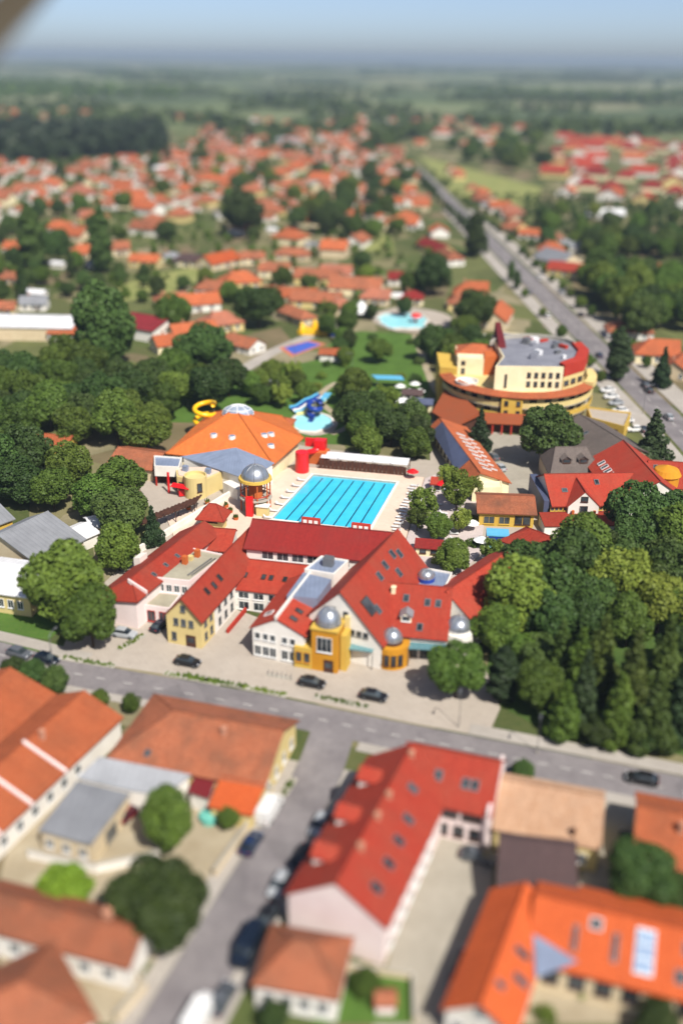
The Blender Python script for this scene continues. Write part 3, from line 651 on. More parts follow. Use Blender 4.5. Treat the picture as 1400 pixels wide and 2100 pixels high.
for i in range(1, 8):
    t = i/8; p, q = lerp(pd, pc, t), lerp(pa, pb, t); ribbon([lerp(p, q, .03), lerp(p, q, .97)], .28, .13, 0, .1).build('lane_line', LANE, pool)
m = MB(); ca = [lerp(x, y, .0) for x, y in ((pa, oa), (pb, ob), (pc, oc), (pd, od))]
cb = [lerp(pa, oa, .1), lerp(pb, ob, .1), lerp(pc, oc, .07), lerp(pd, od, .07)]
for i in range(4): j = (i+1) % 4; m.prism([ca[i], cb[i], cb[j], ca[j]], .3, .62)
m.build('coping', WHITE, pool)
wm = bpy.data.materials.new('pool_water'); wm.use_nodes = True; nt = wm.node_tree; nt.nodes.clear()
gl = node(nt, 'ShaderNodeBsdfGlossy'); gl.inputs['Roughness'].default_value = .03; tb = node(nt, 'ShaderNodeBsdfTransparent'); tb.inputs[0].default_value = (.86, .97, .99, 1)
fr = node(nt, 'ShaderNodeFresnel'); fr.inputs[0].default_value = 1.33; mx = node(nt, 'ShaderNodeMixShader'); mo = node(nt, 'ShaderNodeOutputMaterial')
bp = node(nt, 'ShaderNodeBump'); bp.inputs['Strength'].default_value = .25; bp.inputs['Distance'].default_value = .05; nt.links.new(noise(nt, wpos(nt), 1.3, 4), bp.inputs['Height'])
nt.links.new(bp.outputs[0], gl.inputs['Normal']); nt.links.new(bp.outputs[0], fr.inputs['Normal'])
nt.links.new(fr.outputs[0], mx.inputs[0]); nt.links.new(tb.outputs[0], mx.inputs[1]); nt.links.new(gl.outputs[0], mx.inputs[2]); nt.links.new(mx.outputs[0], mo.inputs[0])
WATER = wm
MB().quad((*pa, .46), (*pd, .46), (*pc, .46), (*pb, .46)).build('water', WATER, pool)
for i, (p, lab) in enumerate(((lerp(pd, pc, .42), 'red and white panelled bench block by the poolside, towards the round tower'), (lerp(pd, pc, .93), 'red and white panelled bench block by the pool corner next to the loungers'))):
    a = math.atan2(pc[1]-pd[1], pc[0]-pd[0]); p = (p[0]-.2, p[1]-1.3); bt = thing('starting_block', (*p, .55), lab, 'bench', None)
    MB().box((p[0], p[1], 1.45), (4.0, .9, 1.8), a).build('frame', REDR, bt)
    m_ = MB().box((0, 0, 0), (.8, .08, .7)).mesh('panel', SLW)
    for k in range(3):
        for sg in (-1, 1):
            q = Vector((p[0], p[1], 1.6))+Matrix.Rotation(a, 3, 'Z') @ Vector((-1.2+1.2*k, -.48*sg, .1)); place('panel', m_, bt, Matrix.Translation(q) @ Matrix.Rotation(a, 4, 'Z'))
sheet('sun_terrace', [(12.4, 180), (19.8, 219.6), (24.5, 224), (33, 206), (28, 180), (20, 166)], .32, pavemat('pink_grey_paving', rgb(214, 200, 196, .8), rgb(196, 182, 178, .8)))
sheet('bath_terrace', [(-34, 184), (-24, 180), (-23.8, 186), (-12.6, 226), (-20, 214), (-26, 206.5), (-38, 196)], .34, PEACHP)
sheet('bath_terrace', [(-12.2, 226.2), (19.6, 220.0), (20.5, 226), (2, 232), (-10, 234)], .3, PAVE)

# pergola behind the pool
pg = thing('pergola', (4, 219), 'dark brown wooden screen with pale canopy along the far pool edge', 'pergola')
a0, b0 = (-5.6, 225.6), (15.4, 221.4)
for k in range(22):
    p = lerp(a0, b0, (k+.5)/22); MB().box((p[0], p[1]-.8, 1.5+.25*((k*7) % 3)/3), (.86, .12, 2.4+.5*math.exp(-((k-9)/4)**2)), R(-11.3)).build('plank', WOODD, pg)
MB().hexa([(a0[0]+.3, a0[1], 2.9), (b0[0]+.3, b0[1], 2.9), (b0[0]+1, b0[1]+3.6, 3.2), (a0[0]+1, a0[1]+3.6, 3.2)], [(a0[0]+.3, a0[1], 3.0), (b0[0]+.3, b0[1], 3.0), (b0[0]+1, b0[1]+3.6, 3.3), (a0[0]+1, a0[1]+3.6, 3.3)]).build('canopy', WHITEM, pg)
for k in range(6):
    p = lerp(a0, b0, k/5); MB().box((p[0]+.4, p[1]+.2, 1.6), (.18, .18, 3.0)).build('post', WOODD, pg); MB().box((p[0]+1, p[1]+3.2, 1.6), (.18, .18, 3.1)).build('post', WOODD, pg)
# slatted brown shelter west of the terrace
sh = thing('slatted_shelter', W(335, 1055), 'long brown slatted shelter beside the west terrace wall', 'shelter')
q0, q1 = W(268, 1070, 3), W(400, 1018, 3)
for k in range(18):
    p = lerp(q0, q1, k/17); MB().box((p[0]+.8, p[1]-1.6, 3), (.5, 5.2, .14), R(-14+(k % 3)*2)).build('slat', WOODD, sh)
for t in (.02, .35, .68, .98):
    p = lerp(q0, q1, t)
    for dy in (-.2, -3.4): MB().box((p[0]+.6, p[1]+dy, 1.47), (.16, .16, 2.94)).build('post', WOODD, sh)
for dy in (-.2, -3.4): MB().tube([(q0[0]+.6, q0[1]+dy, 2.85), (q1[0]+.6, q1[1]+dy, 2.85)], .1, 6).build('beam', WOODD, sh)
tw_ = thing('terrace_wall', W(400, 1060), 'white low wall edging the bath terrace next to the slatted shelter', 'wall')
ribbon([W(285, 1125, 1), W(400, 1055, 1), W(490, 1000, 1)], .6, 1.5, 0, 0.).build('wall', WHITE, tw_)

# ---------------------------------------------------------------- thermal hall with orange roof
th = thing('thermal_hall', (-26, 232), 'thermal hall with broad orange faceted roof and glazed silver lantern', 'building')
E_ = [(-42.2, 222), (-16, 215.4), (-9.6, 234), (-16, 250), (-35.5, 252)]; AP = (-27, 238.5, 10.8)
MB().prism([(-40.6, 222.8), (-16.6, 217), (-11, 233.6), (-17, 248), (-34.5, 250)], 0, 5.2).build('wall', CREAM, th)
for i in range(5):
    p, q = E_[i], E_[(i+1) % 5]; m = MB(); L = math.dist(p, q); h = 14
    m.add([(*p, 5), (*q, 5), AP, (*p, 4.75), (*q, 4.75)], [[0, 1, 2], [0, 3, 4, 1]], 0, [[(0, h), (L, h), (L/2, 0)], [(0, 0)]*4]); m.build('roof', THORANGE, th)
m = MB()
for i in range(5): m.tube([(*E_[i], 5.05), (AP[0], AP[1], AP[2]+.05)], .16, 6)
m.build('ridge_tiles', THORANGE, th)
m = MB(); n = 16
for j in range(7):
    pass
vs_, fs_ = [], []
for j in range(9):
    for i in range(n):
        a = i*2*math.pi/n; ph = j*math.pi/2/8; vs_.append((AP[0]+.6+4.0*math.cos(a)*math.cos(ph), AP[1]+.5+2.8*math.sin(a)*math.cos(ph), 9.4+2.3*math.sin(ph)))
fs_ = [[j*n+i, j*n+(i+1) % n, (j+1)*n+(i+1) % n, (j+1)*n+i] for j in range(8) for i in range(n)]
m.add(vs_, fs_); lan = m.build('lantern', plain('lantern_glazing', rgb(186, 198, 214, .8), rgb(150, 164, 186, .8), .8, rough=.2, metal=.3, grime_caustics=.1), th)
m = MB()
for i in range(0, n, 2): m.tube([vs_[j*n+i] for j in range(9)], .09, 4)
for j in (0, 3, 6): m.tube([vs_[j*n+i % n] for i in range(n+1)], .08, 4)
m.build('glazing_bar', FRAME, lan)
def plane_z(p, q, x, y):
    a = Vector((*p, 5)); b = Vector((*q, 5)); c = Vector(AP); nn = (b-a).cross(c-a); return a.z-((x-a.x)*nn.x+(y-a.y)*nn.y)/nn.z
for i, t, u in ((0, .3, .42), (0, .6, .42), (1, .35, .4), (1, .55, .35), (1, .25, .22)):
    p, q = E_[i], E_[(i+1) % 5]; b_ = lerp(lerp(p, q, t), AP[:2], u); z = plane_z(p, q, *b_)
    m = MB(); m.cyl(b_, .95, .8, z-.5, z+.55, 14, 0); m.cyl(b_, .72, .6, z+.55, z+.62, 14, 1); m.build('round_skylight', [FRAME, BLUEM], th)
# front: blue-grey metal roof, white and yellow walls
tri = [(-37.5, 219.4), (-28.6, 213.4), (-21.2, 207.2), (-16.2, 215.2)]
MB().prism(tri, 0, 4.9).build('wall', WHITE, th)
A_, B_, C_, D_, P_ = (-38.2, 219.9, 5.1), (-28.8, 212.7, 5.0), (-20.9, 206.4, 5.0), (-15.8, 216.0, 5.3), (-25.0, 219.4, 7.7)
MB().add([A_, B_, C_, D_, P_]+[(x, y, z-.2) for x, y, z in (A_, B_, C_, D_)], [[0, 1, 4], [1, 2, 4], [2, 3, 4], [3, 0, 4], [0, 1, 6, 5], [1, 2, 7, 6], [2, 3, 8, 7], [5, 6, 7, 8]], 0, [[(0, 5), (6, 5), (3, 0)], [(0, 5), (10, 5), (5, 0)], [(0, 5), (10, 5), (5, 0)], [(0, 5), (10, 5), (5, 0)]]+[[(0, 0)]*4]*4).build('porch_roof', BLUEM, th)
door(th, lerp(tri[1], tri[2], .55), math.atan2(tri[2][1]-tri[1][1], tri[2][0]-tri[1][0])-math.pi/2, 2.0, 2.6, STEEL)
block(th, [(-44.6, 220.2), (-43.4, 213.6), (-37.6, 213.2), (-37.8, 219.2)], 2.6, 4.8, WHITE, BLUEM)
for p in ((-43.2, 213.9), (-40.5, 213.7), (-38, 213.5)): MB().cyl(p, .22, .22, 0, 2.6, 10).build('column', REDR, th)
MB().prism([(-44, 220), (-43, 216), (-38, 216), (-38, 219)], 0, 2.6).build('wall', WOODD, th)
yc = (-33.2, 208.4)
MB().lathe(yc, [(2.6, 0), (2.6, 5.2), (2.3, 5.2), (2.3, 4.6), (.02, 4.55)], 24).build('round_wall', PALEY, th)
window(th, (yc[0]+2.6*math.cos(R(-62)), yc[1]+2.6*math.sin(R(-62))), 3.0, R(-62), 1.0, 1.9, WOODD, 0)
MB().box((-36.4, 208.2, 1.0), (1.6, 1.6, 1.4), R(20)).build('red_planter', SIGNR, th)
MB().prism([(-38.6, 214.6), (-37.6, 209.4), (-31.4, 206.9), (-27.6, 212.6), (-31.6, 215.4)], 0, 4.3).build('wall', PALEY, th)
MB().prism([(-38.2, 214.2), (-37.2, 209.8), (-31.6, 207.4), (-28.2, 212.4), (-31.8, 215.0)], 4.32, 4.5).build('flat_roof', PEACHP, th)
wins(th, (-37.6, 209.4), (-31.4, 206.9), 2.2, 3, 1.1, 1.6, WOODD, 0); wins(th, (-38.6, 214.6), (-37.6, 209.4), 2.0, 2, 1.3, 2.0, WOODD, 0)
MB().hexa([(-38.4, 208.9, 2.9), (-34, 207.2, 2.9), (-34.5, 205.9, 2.5), (-38.9, 207.6, 2.5)], [(-38.4, 208.9, 3.05), (-34, 207.2, 3.05), (-34.5, 205.9, 2.6), (-38.9, 207.6, 2.6)]).build('awning', SIGNR, th)
MB().tube([(-39.6, 209.6, 0), (-39.6, 209.6, 5.2)], .28, 8).build('column', SIGNR, th)
for q in ((-30.6, 211.0), (-36.0, 212.4)): MB().box((*q, 5.1), (1.2, 1.0, 1.3), R(-20)).build('roof_vent', BLUEM, th)
MB().prism([(-27.2, 209.6), (-23.4, 205.2), (-21.6, 206.6), (-25.6, 211.0)], 0, 3.0).build('wall', WHITE, th)
for i_, q in enumerate(((-30, 203.2), (-25.6, 201.6), (-33.8, 200.2), (-28.2, 197.4), (-22.8, 195.2), (-24.4, 198.8))):
    t_ = thing('planter', (*q, .3), 'round planter with green shrub on the peach terrace', 'planter', 'planters on the peach terrace'); MB().cyl(q, .5, .6, .3, .95, 12).build('pot', OCHRE, t_)
    V_ = MB()
    for k_ in range(26): a_ = rnd.random()*6.28; r_ = rnd.random()*.55; V_.cyl((q[0]+r_*math.cos(a_), q[1]+r_*math.sin(a_)), .16, .02, .9, 1.3+rnd.random()*.5, 4)
    V_.build('shrub', L_MID, t_)
ann = thing('pool_bar', (-14, 255), 'small orange roofed yellow pavilion between thermal hall and striped slides', 'pavilion')
c_ = W(575, 858, 4); wing(ann, (c_[0]-3.2, c_[1]+.6), (c_[0]+3.2, c_[1]-.6), 2.6, 2.6, 4.4, 3.2, 3.2, YELLOW, ORANGE, 'hh', o=.4)

# round dome tower by the pool
dt = thing('dome_tower', (-19, 200.4, .3), 'round open tower with silver dome and red shaft beside the pool', 'tower')
tc = (-18.9, 200.6)
MB().cyl(tc, 2.4, 2.4, .3, 3.4, 24).build('wall', PALEY, dt)
MB().cyl(tc, 3.6, 3.6, 3.4, 3.7, 24).build('deck', CONC, dt)
for k in range(8): a = k*math.pi/4+.2; MB().cyl((tc[0]+3.2*math.cos(a), tc[1]+3.2*math.sin(a)), .16, .16, .3, 7.6, 8).build('column', OCHRE, dt)
MB().lathe(tc, [(3.2, 4.3), (3.35, 4.3), (3.35, 4.5), (3.2, 4.5), (3.2, 4.3)], 24).build('railing', REDR, dt)
MB().cyl(tc, 1.6, 1.6, 3.7, 7.6, 16).build('core', OCHRE, dt)
MB().cyl(tc, 3.7, 3.6, 7.6, 8.1, 24).build('cornice', YELLOW, dt)
dome(dt, tc, 8.1, 3.0, k=.98)
MB().box((tc[0]-1.0, tc[1]-3.9, 2.6), (1.5, 1.0, 4.8), R(-10)).build('red_shaft', SIGNR, dt)
MB().box((tc[0]+1.8, tc[1]-3.3, 1.5), (2.6, 1.6, 2.4), R(-12)).build('booth', PALEY, dt)
MB().box((tc[0]+1.8, tc[1]-3.3, 2.8), (3.0, 2.0, .2), R(-12)).build('booth_roof', WHITE, dt)

# ---------------------------------------------------------------- slides and play pools
ys = thing('water_slide', W(418, 870), 'yellow looping tube slide behind the thermal hall, by dark trees', 'water slide')
c_ = W(420, 846, 7.0)
path = [(c_[0]+2.6*math.cos(R(a)), c_[1]+2.6*math.sin(R(a)), 9.6-a/720*6.2) for a in range(0, 640, 20)]
path = [(c_[0]+2.6, c_[1]-2.5, 9.9)] + path + [(c_[0]+.6, c_[1]-5, .9)]
MB().tube(path, .62, 10).build('tube', SLY, ys, True)
for a in (30, 150, 270): MB().cyl((c_[0]+2.6*math.cos(R(a)), c_[1]+2.4*math.sin(R(a))), .14, .14, 0, 7.6, 8).build('post', STEEL, ys)
rs = thing('slide_tower', W(620, 975), 'bright red slide tower with bulging tube between thermal hall and pool', 'water slide')
MB().cyl((-9.6, 222.6), 1.7, 1.6, .4, 5.6, 14).build('shaft', SIGNR, rs, False)
MB().box((-5.4, 230.6, 3.6), (2.8, 2.4, 4.4), R(-12)).build('shaft', SIGNR, rs)
MB().tube([(-9.4, 224.0, 4.6), (-8.2, 226.4, 4.0), (-6.4, 229.2, 3.4)], .7, 12).build('tube', SIGNR, rs, True)
MB().box((-5.6, 229.4, 1.7), (4.2, 3.6, 3.4), R(-15)).build('stair_house', OCHRE, rs)
MB().box((-7.6, 231.8, 4.6), (3.2, .5, 2.2), R(-12)).build('panel', SIGNR, rs)
st = thing('water_slide', W(625, 830), 'multi-lane slide in white, yellow and light blue stripes above blue tubes', 'water slide')
tp = Vector(W(652, 806, 4.2)); al = Vector((-.97, -.24)); cr_ = Vector((.22, -.97))
for k, m_ in enumerate((SLC, SLB, SLW, SLC, SLP)):
    m = MB(); wv = cr_*1.4; A = [(0, 4.2), (2.4, 3.0), (3.8, 2.7), (6.8, .8), (8.4, .7)]; p_ = tp+cr_*(1.5*k)-al*.25*k
    for (u0, z), (u1, y) in zip(A, A[1:]):
        p, q = p_+al*u0, p_+al*u1
        m.hexa([(p.x, p.y, z-.15), (p.x+wv.x, p.y+wv.y, z-.15), (q.x+wv.x, q.y+wv.y, y-.15), (q.x, q.y, y-.15)], [(p.x, p.y, z), (p.x+wv.x, p.y+wv.y, z), (q.x+wv.x, q.y+wv.y, y), (q.x, q.y, y)])
        m.hexa([(p.x, p.y, z), (p.x+wv.x*.08, p.y+wv.y*.08, z), (q.x+wv.x*.08, q.y+wv.y*.08, y), (q.x, q.y, y)], [(p.x, p.y, z+.3), (p.x+wv.x*.08, p.y+wv.y*.08, z+.3), (q.x+wv.x*.08, q.y+wv.y*.08, y+.3), (q.x, q.y, y+.3)])
    m.build('lane', m_, st)
for k in range(3): q = tp+cr_*(.6+2.9*k)+al*.3; MB().cyl((q.x, q.y), .14, .14, 0, 4.1, 8).build('post', STEEL, st)
q = tp+cr_*3.6-al*1.3; MB().box((q.x, q.y, 4.1), (2.0, 7.6, .2), R(-13)).build('platform', SLC, st)
bs = thing('water_slide', W(640, 850), 'dark blue twisting tube slide beside the striped slide', 'water slide')
c_ = W(645, 838, 2.4)
MB().tube([(c_[0]+1.7*math.cos(R(a)), c_[1]+2.2*math.sin(R(a)), 4.4-a/640*3.5) for a in range(0, 640, 20)]+[(c_[0]-1, c_[1]-5.0, .6)], .7, 10).build('tube', SLB, bs, True)
MB().cyl(c_, .3, .3, 0, 4.6, 10).build('post', STEEL, bs)
def puddle(name, pts, label, kind='pool', lining=PFLOOR, rim=WHITE):
    t = thing(name, (sum(p[0] for p in pts)/len(pts), sum(p[1] for p in pts)/len(pts)), label, kind)
    c = v2(t.location); m = MB(); n = len(pts); big = [tuple(c+(v2(p)-c)*1.0+(v2(p)-c).normalized()*.5) for p in pts]
    m = MB()
    for i in range(n): j = (i+1) % n; m.prism([pts[i], big[i], big[j], pts[j]][::-1] if False else [pts[i], pts[j], big[j], big[i]][::-1], .0, .5)
    m.build('coping', rim, t); MB().prism(pts, .05, .18).build('basin', lining, t); MB().quad(*[(*p, .38) for p in pts]).build('water', WATER, t)
    return t
def blob(c, rx, ry, n=18, jit=.12, seed=1):
    r_ = random.Random(seed); k = [1+jit*(r_.random()*2-1) for _ in range(n)]
    return [(c[0]+rx*k[i]*math.cos(2*math.pi*i/n), c[1]+ry*k[i]*math.sin(2*math.pi*i/n)) for i in range(n)]
PALEP = plain('pale_aqua_lining', rgb(190, 232, 236, .9), rgb(170, 224, 232, .9), .2, rough=.4, grime_caustics=.06)
puddle('splash_pool', blob(W(640, 868), 5.6, 7.4, 18, .1, 3), 'pale aqua splash pool at the foot of the blue slides', lining=PALEP)
sheet('pool_surround', blob(W(642, 868), 7, 9.6, 20, .05, 4), .09, PAVE)
puddle('leisure_pool', blob(W(825, 660), 9.0, 12.5, 22, .16, 5), 'irregular pale turquoise leisure pool beyond the lawn, with red mushroom fountain', lining=PALEP)
sheet('pool_surround', blob(W(845, 655), 15, 20, 22, .06, 6), .09, PAVE)
mf = thing('mushroom_fountain', W(852, 662), 'red mushroom fountain standing in the leisure pool', 'fountain'); c_ = ORG[mf]
MB().cyl(c_, .35, .35, .1, 2.6, 10).build('stem', SIGNR, mf); MB().lathe(c_, [(2.2, 2.4), (2.0, 3.0), (1.3, 3.5), (.02, 3.8)], 16).build('cap', SIGNR, mf, True)
bc = thing('play_canopy', W(785, 800), 'light blue canopy over play corner behind the central trees', 'canopy')
c_ = W(795, 772, 3.2); MB().prism([(c_[0]-5, c_[1]+1.5), (c_[0]-3.6, c_[1]-2.4), (c_[0]+4.8, c_[1]-3), (c_[0]+4.2, c_[1]+1)], 3.0, 3.2).build('cover', SLC, bc)
for dx, dy in ((-4.4, 1.0), (-3.3, -2.0), (4.3, -2.6), (3.8, .6)): MB().cyl((c_[0]+dx, c_[1]+dy), .09, .09, 0, 3.0, 8).build('post', STEEL, bc)
# sports court and inflatable
ct = [W(572, 714), W(636, 698), W(668, 706), W(598, 732)]
sheet('sports_court', ct, .12, plain('orange_court_surface', rgb(214, 128, 96, .85), rough=.9))
cc = (sum(p[0] for p in ct)/4, sum(p[1] for p in ct)/4)
sheet('sports_court', [lerp(cc, p, .78) for p in ct], .16, plain('blue_court_surface', rgb(74, 104, 200, .85), rough=.9))
ic = thing('inflatable_castle', W(645, 690), 'bright yellow inflatable play castle behind the sports court', 'inflatable'); c_ = W(645, 684)
MB().box((c_[0], c_[1], .9), (11, 6, 1.5), R(-10)).build('base', SLY, ic)
for dx, dy, h in ((-4.5, -2, 3), (-4.5, 2, 3.4), (0, 2.2, 4.4), (4.4, 2, 4), (4.4, -2, 3.4), (1.8, -1, 3.2)): MB().lathe((c_[0]+dx, c_[1]+dy), [(.95, .2), (1.0, h*.7), (.8, h*.85), (.02, h+.5)], 12).build('turret', SLY, ic, True)
bd = thing('inflatable_castle', W(690, 700), 'small dark blue inflatable beside the yellow play castle', 'inflatable'); c_ = W(690, 688)
MB().box((c_[0], c_[1], .8), (5, 4, 1.5), R(-10)).build('base', SLB, bd); MB().lathe((c_[0]-1, c_[1]+.5), [(1.0, .2), (1.0, 2.0), (.02, 2.8)], 10).build('turret', SLB, bd, True)
cl = thing('changing_cabin', W(683, 735), 'orange roofed changing cabin with open white front beside the sports court', 'cabin'); c_ = W(680, 722, 2.6)
wing(cl, (c_[0]-3.6, c_[1]+.4), (c_[0]+3.6, c_[1]-.4), 2.4, 2.6, 3.9, 2.8, 2.8, WHITE, ORANGE, o=.5); wins(cl, (c_[0]-3.4, c_[1]-2.2), (c_[0]+3.6, c_[1]-3.0), 1.5, 2, 2.2, 1.6, FRAME, 1)
def tent(px, py, r, h, lab):
    c = W(px, py); t = thing('marquee', c, lab, 'tent'); n = 8; a0 = .2
    ring = [(c[0]+r*math.cos(a0+i*math.pi/4), c[1]+r*math.sin(a0+i*math.pi/4)) for i in range(n)]
    m = MB(); m.lathe(c, [(r, 2.2), (r*.55, 3.0), (r*.2, h*.8), (.05, h)], 8); m.lathe(c, [(r, 1.8), (r, 2.2)], 8); m.build('canopy', CANVAS, t)
    for p in ring[::2]: MB().cyl(p, .06, .06, 0, 2.2, 6).build('post', STEEL, t)
tent(740, 648, 5.2, 6.2, 'white pointed marquee at the edge of the lawn')
t_ = thing('marquee', W(810, 615), 'white box shaped gazebo behind the leisure pool', 'tent'); c_ = W(810, 608, 2.5)
MB().box((c_[0], c_[1], 3.0), (6.4, 4.4, 1.3), R(-6)).build('canopy', CANVAS, t_)
for dx in (-2.9, 2.9):
    for dy in (-1.9, 1.9): MB().cyl((c_[0]+dx, c_[1]+dy), .07, .07, 0, 2.4, 6).build('post', STEEL, t_)

# ---------------------------------------------------------------- curved hotel
ho = thing('hotel', (50, 277), 'cream and yellow curved hotel with tiered balconies and red roof rim by the avenue', 'hotel')
hc = (50, 277)
def ringseg(c, r0, r1, a0, a1, z0, z1, n=30, z0b=None, z1b=None):
    m = MB(); A = arc(c, r0, a0, a1, n); B = arc(c, r1, a0, a1, n); zb0 = z0 if z0b is None else z0b; zb1 = z1 if z1b is None else z1b
    for i in range(n):
        m.add([(*A[i], z0), (*A[i+1], z0), (*B[i+1], zb0), (*B[i], zb0), (*A[i], z1), (*A[i+1], z1), (*B[i+1], zb1), (*B[i], zb1)],
              [[0, 1, 2, 3], [4, 5, 6, 7], [0, 1, 5, 4], [2, 3, 7, 6]], 0, [[(0, 0)]*4, [(i*1.8, 0), (i*1.8+1.8, 0), (i*1.8+1.8, 3), (i*1.8, 3)], [(0, 0)]*4, [(0, 0)]*4])
    m.add([(*A[0], z0), (*B[0], zb0), (*B[0], zb1), (*A[0], z1)], [[0, 1, 2, 3]]); m.add([(*A[-1], z0), (*B[-1], zb0), (*B[-1], zb1), (*A[-1], z1)], [[0, 1, 2, 3]])
    return m
core = arc(hc, 19.9, 176, 372, 30)+[(66, 289), (46, 296)]
MB().prism(core, 0, 9.2).build('wall', PALEY, ho)
for f, (zz, m_) in enumerate(((3.0, YELLOW), (6.0, PALEY))):
    ringseg(hc, 19.95, 21.5, 182, 368, zz-.25, zz, 34).build('balcony_floor', CONC, ho)
    ringseg(hc, 21.25, 21.5, 182, 368, zz, zz+1.35, 34).build('balcony_parapet', m_, ho)
ringseg(hc, 19.5, 22.3, 180, 368, 8.9, 9.0, 34, None, None).build('balcony_ceiling', PALEY, ho)
ringseg(hc, 19.2, 22.4, 180, 330, 9.7, 9.9, 30, 8.95, 9.15).build('roof', ORANGE, ho)
ringseg(hc, 19.6, 22.2, 330.5, 368, 8.95, 10.3, 8).build('balcony_parapet', PALEY, ho)
for f, z in enumerate((1.5, 4.6, 7.6)):
    for k in range(15):
        a = 190+k*12
        if f == 0 and 235 < a < 262: continue
        window(ho, (hc[0]+19.93*math.cos(R(a)), hc[1]+19.93*math.sin(R(a))), z+.1, R(a), 1.7, 1.6, WOODD, 1)
pf = (45.6, 255.6); pan = R(-8)
MB().box((pf[0], pf[1]+1.2, 4.3), (5.6, 2.6, 8.6), pan).build('stair_bay', YELLOW, ho)
for dx in (-1.7, 1.5):
    for z in (4.7, 7.4): window(ho, (pf[0]+dx*math.cos(pan)+.105*math.sin(pan), pf[1]+1.2+dx*math.sin(pan)-1.305*math.cos(pan)), z, pan-math.pi/2, .9, 1.2, WOODD, 0)
MB().hexa([(37.6, 256.4, 3.3), (51, 254.9, 3.3), (50.4, 250.2, 3.0), (37, 251.6, 3.0)], [(37.6, 256.4, 4.6), (51, 254.9, 4.6), (50.4, 250.2, 3.2), (37, 251.6, 3.2)]).build('portico_roof', ORANGE, ho)
for k in range(6): p = lerp((37.6, 252), (49.9, 250.7), k/5); MB().box((p[0], p[1], 1.5), (.4, .4, 3.0)).build('column', REDR, ho)
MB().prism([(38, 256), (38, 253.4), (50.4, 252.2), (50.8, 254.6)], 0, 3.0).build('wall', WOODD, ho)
UP = [(41, 260.6), (59.4, 260.4), (66.0, 266.6), (69.0, 276), (68.2, 285), (62, 292.5), (48, 297.5), (44.2, 293), (44.4, 270)]
block(ho, UP, 9.2, 16, CREAM, FLATG, .3)
for z in (11.4, 13.9):
    for k in range(5): window(ho, (50.2+k*1.95, 260.5-k*.0212), z, R(-90.6), .85, 1.25, WOODD, 0)
window(ho, (44.0, 260.56), 12.2, -math.pi/2, .5, 3.4, WOODD, 0)
rim = [(59.5, 260.2), (66.3, 266.4), (69.4, 276), (69.0, 284.6), (66.2, 284), (66.4, 276.2), (63.8, 268.4), (58.6, 263)]
MB().prism(rim, 9.0, 13.6).build('rim_wall', PALEY, ho)
MB().prism([tuple(v2(p)+(v2(p)-v2((55, 277))).normalized()*.12) for p in rim], 13.6, 16.9).build('rim_wall', REDR, ho)
for p, q in ((rim[0], rim[1]), (rim[1], rim[2])): wins(ho, p, q, 11.6, 3, 1.9, 1.2, WOODD, 0)
wins(ho, rim[2], rim[3], 11.6, 3, 1.7, 1.2, WOODD, 0)
block(ho, [(32.6, 276.4), (39.9, 275.4), (41.6, 288), (33.2, 289)], 0, 14, CREAM, None)
wing(ho, (33.2, 285.6), (44.6, 284.4), 5, 4.4, 15.8, 13.9, 14.1, CREAM, ORANGE, 'hh', o=.5, z0=12)
window(ho, (34.2, 276.17), 12.6, R(-98), 1.0, .9, WOODD, 0); window(ho, (34.2, 276.17), 10.2, R(-98), .9, 1.4, WOODD, 0)
MB().prism([(39.95, 275.4), (46.4, 277), (46.6, 290), (41.6, 288)], 0, 14.6).build('wall', OCHRE, ho)
window(ho, (43.6, 276.3), 12.2, R(-76), .7, 1.4, WOODD, 0); window(ho, (45.4, 276.75), 13.0, R(-76), .6, .8, WOODD, 0)
MB().hexa([(44.2, 279, 14.6), (46.8, 279, 14.6), (47.6, 296, 16), (45.2, 296, 16)], [(44.4, 280, 17.4), (46.4, 280, 17.4), (47.2, 297, 19.4), (45.6, 297, 19.4)]).build('fin_wall', MAROON, ho)
MB().prism([(27.6, 276.6), (32.5, 275), (33.1, 290), (28, 292)], 0, 11.2).build('wall', YELLOW, ho)
MB().lathe((34.4, 267.2), [(3.0, 9.2), (3.2, 10.2), (2.9, 10.2), (2.7, 9.4), (.02, 9.35)], 20).build('roof_terrace', WHITE, ho)
MB().hexa([(24.4, 259.4, 3.2), (29.6, 247.6, 3.2), (36.6, 254.2, 4.2), (30.2, 275.4, 4.8)], [(24.4, 259.4, 3.5), (29.6, 247.6, 3.5), (36.6, 254.2, 5.6), (30.2, 275.4, 6.6)]).build('annex_roof', ORANGE, ho)
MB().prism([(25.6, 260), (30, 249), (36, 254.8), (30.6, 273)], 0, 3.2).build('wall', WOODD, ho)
for k in range(14):
    x, y = 50+rnd.random()*14, 266+rnd.random()*24; h = .5+rnd.random()*1.3
    MB().box((x, y, 16.05+h/2), (.8+rnd.random()*2.4, .8+rnd.random()*1.8, h), rnd.random()).build('roof_unit', [STEEL, WHITEM, FLATG, REDR][k % 4 if k % 8 < 7 else 3], ho)
ringseg((55, 279), 12.6, 13.2, 20, 165, 16.05, 17.2, 16).build('roof_rim', CONC, ho)
block(ho, [(67.4, 262.6), (66.4, 253.4), (73.8, 246.8), (78.4, 258.2)], 0, 4.0, YELLOW, PAVE, .5)
wins(ho, (66.6, 253.2), (73.6, 247.0), 1.8, 2, 1.6, 2.2, WOODD, 1)

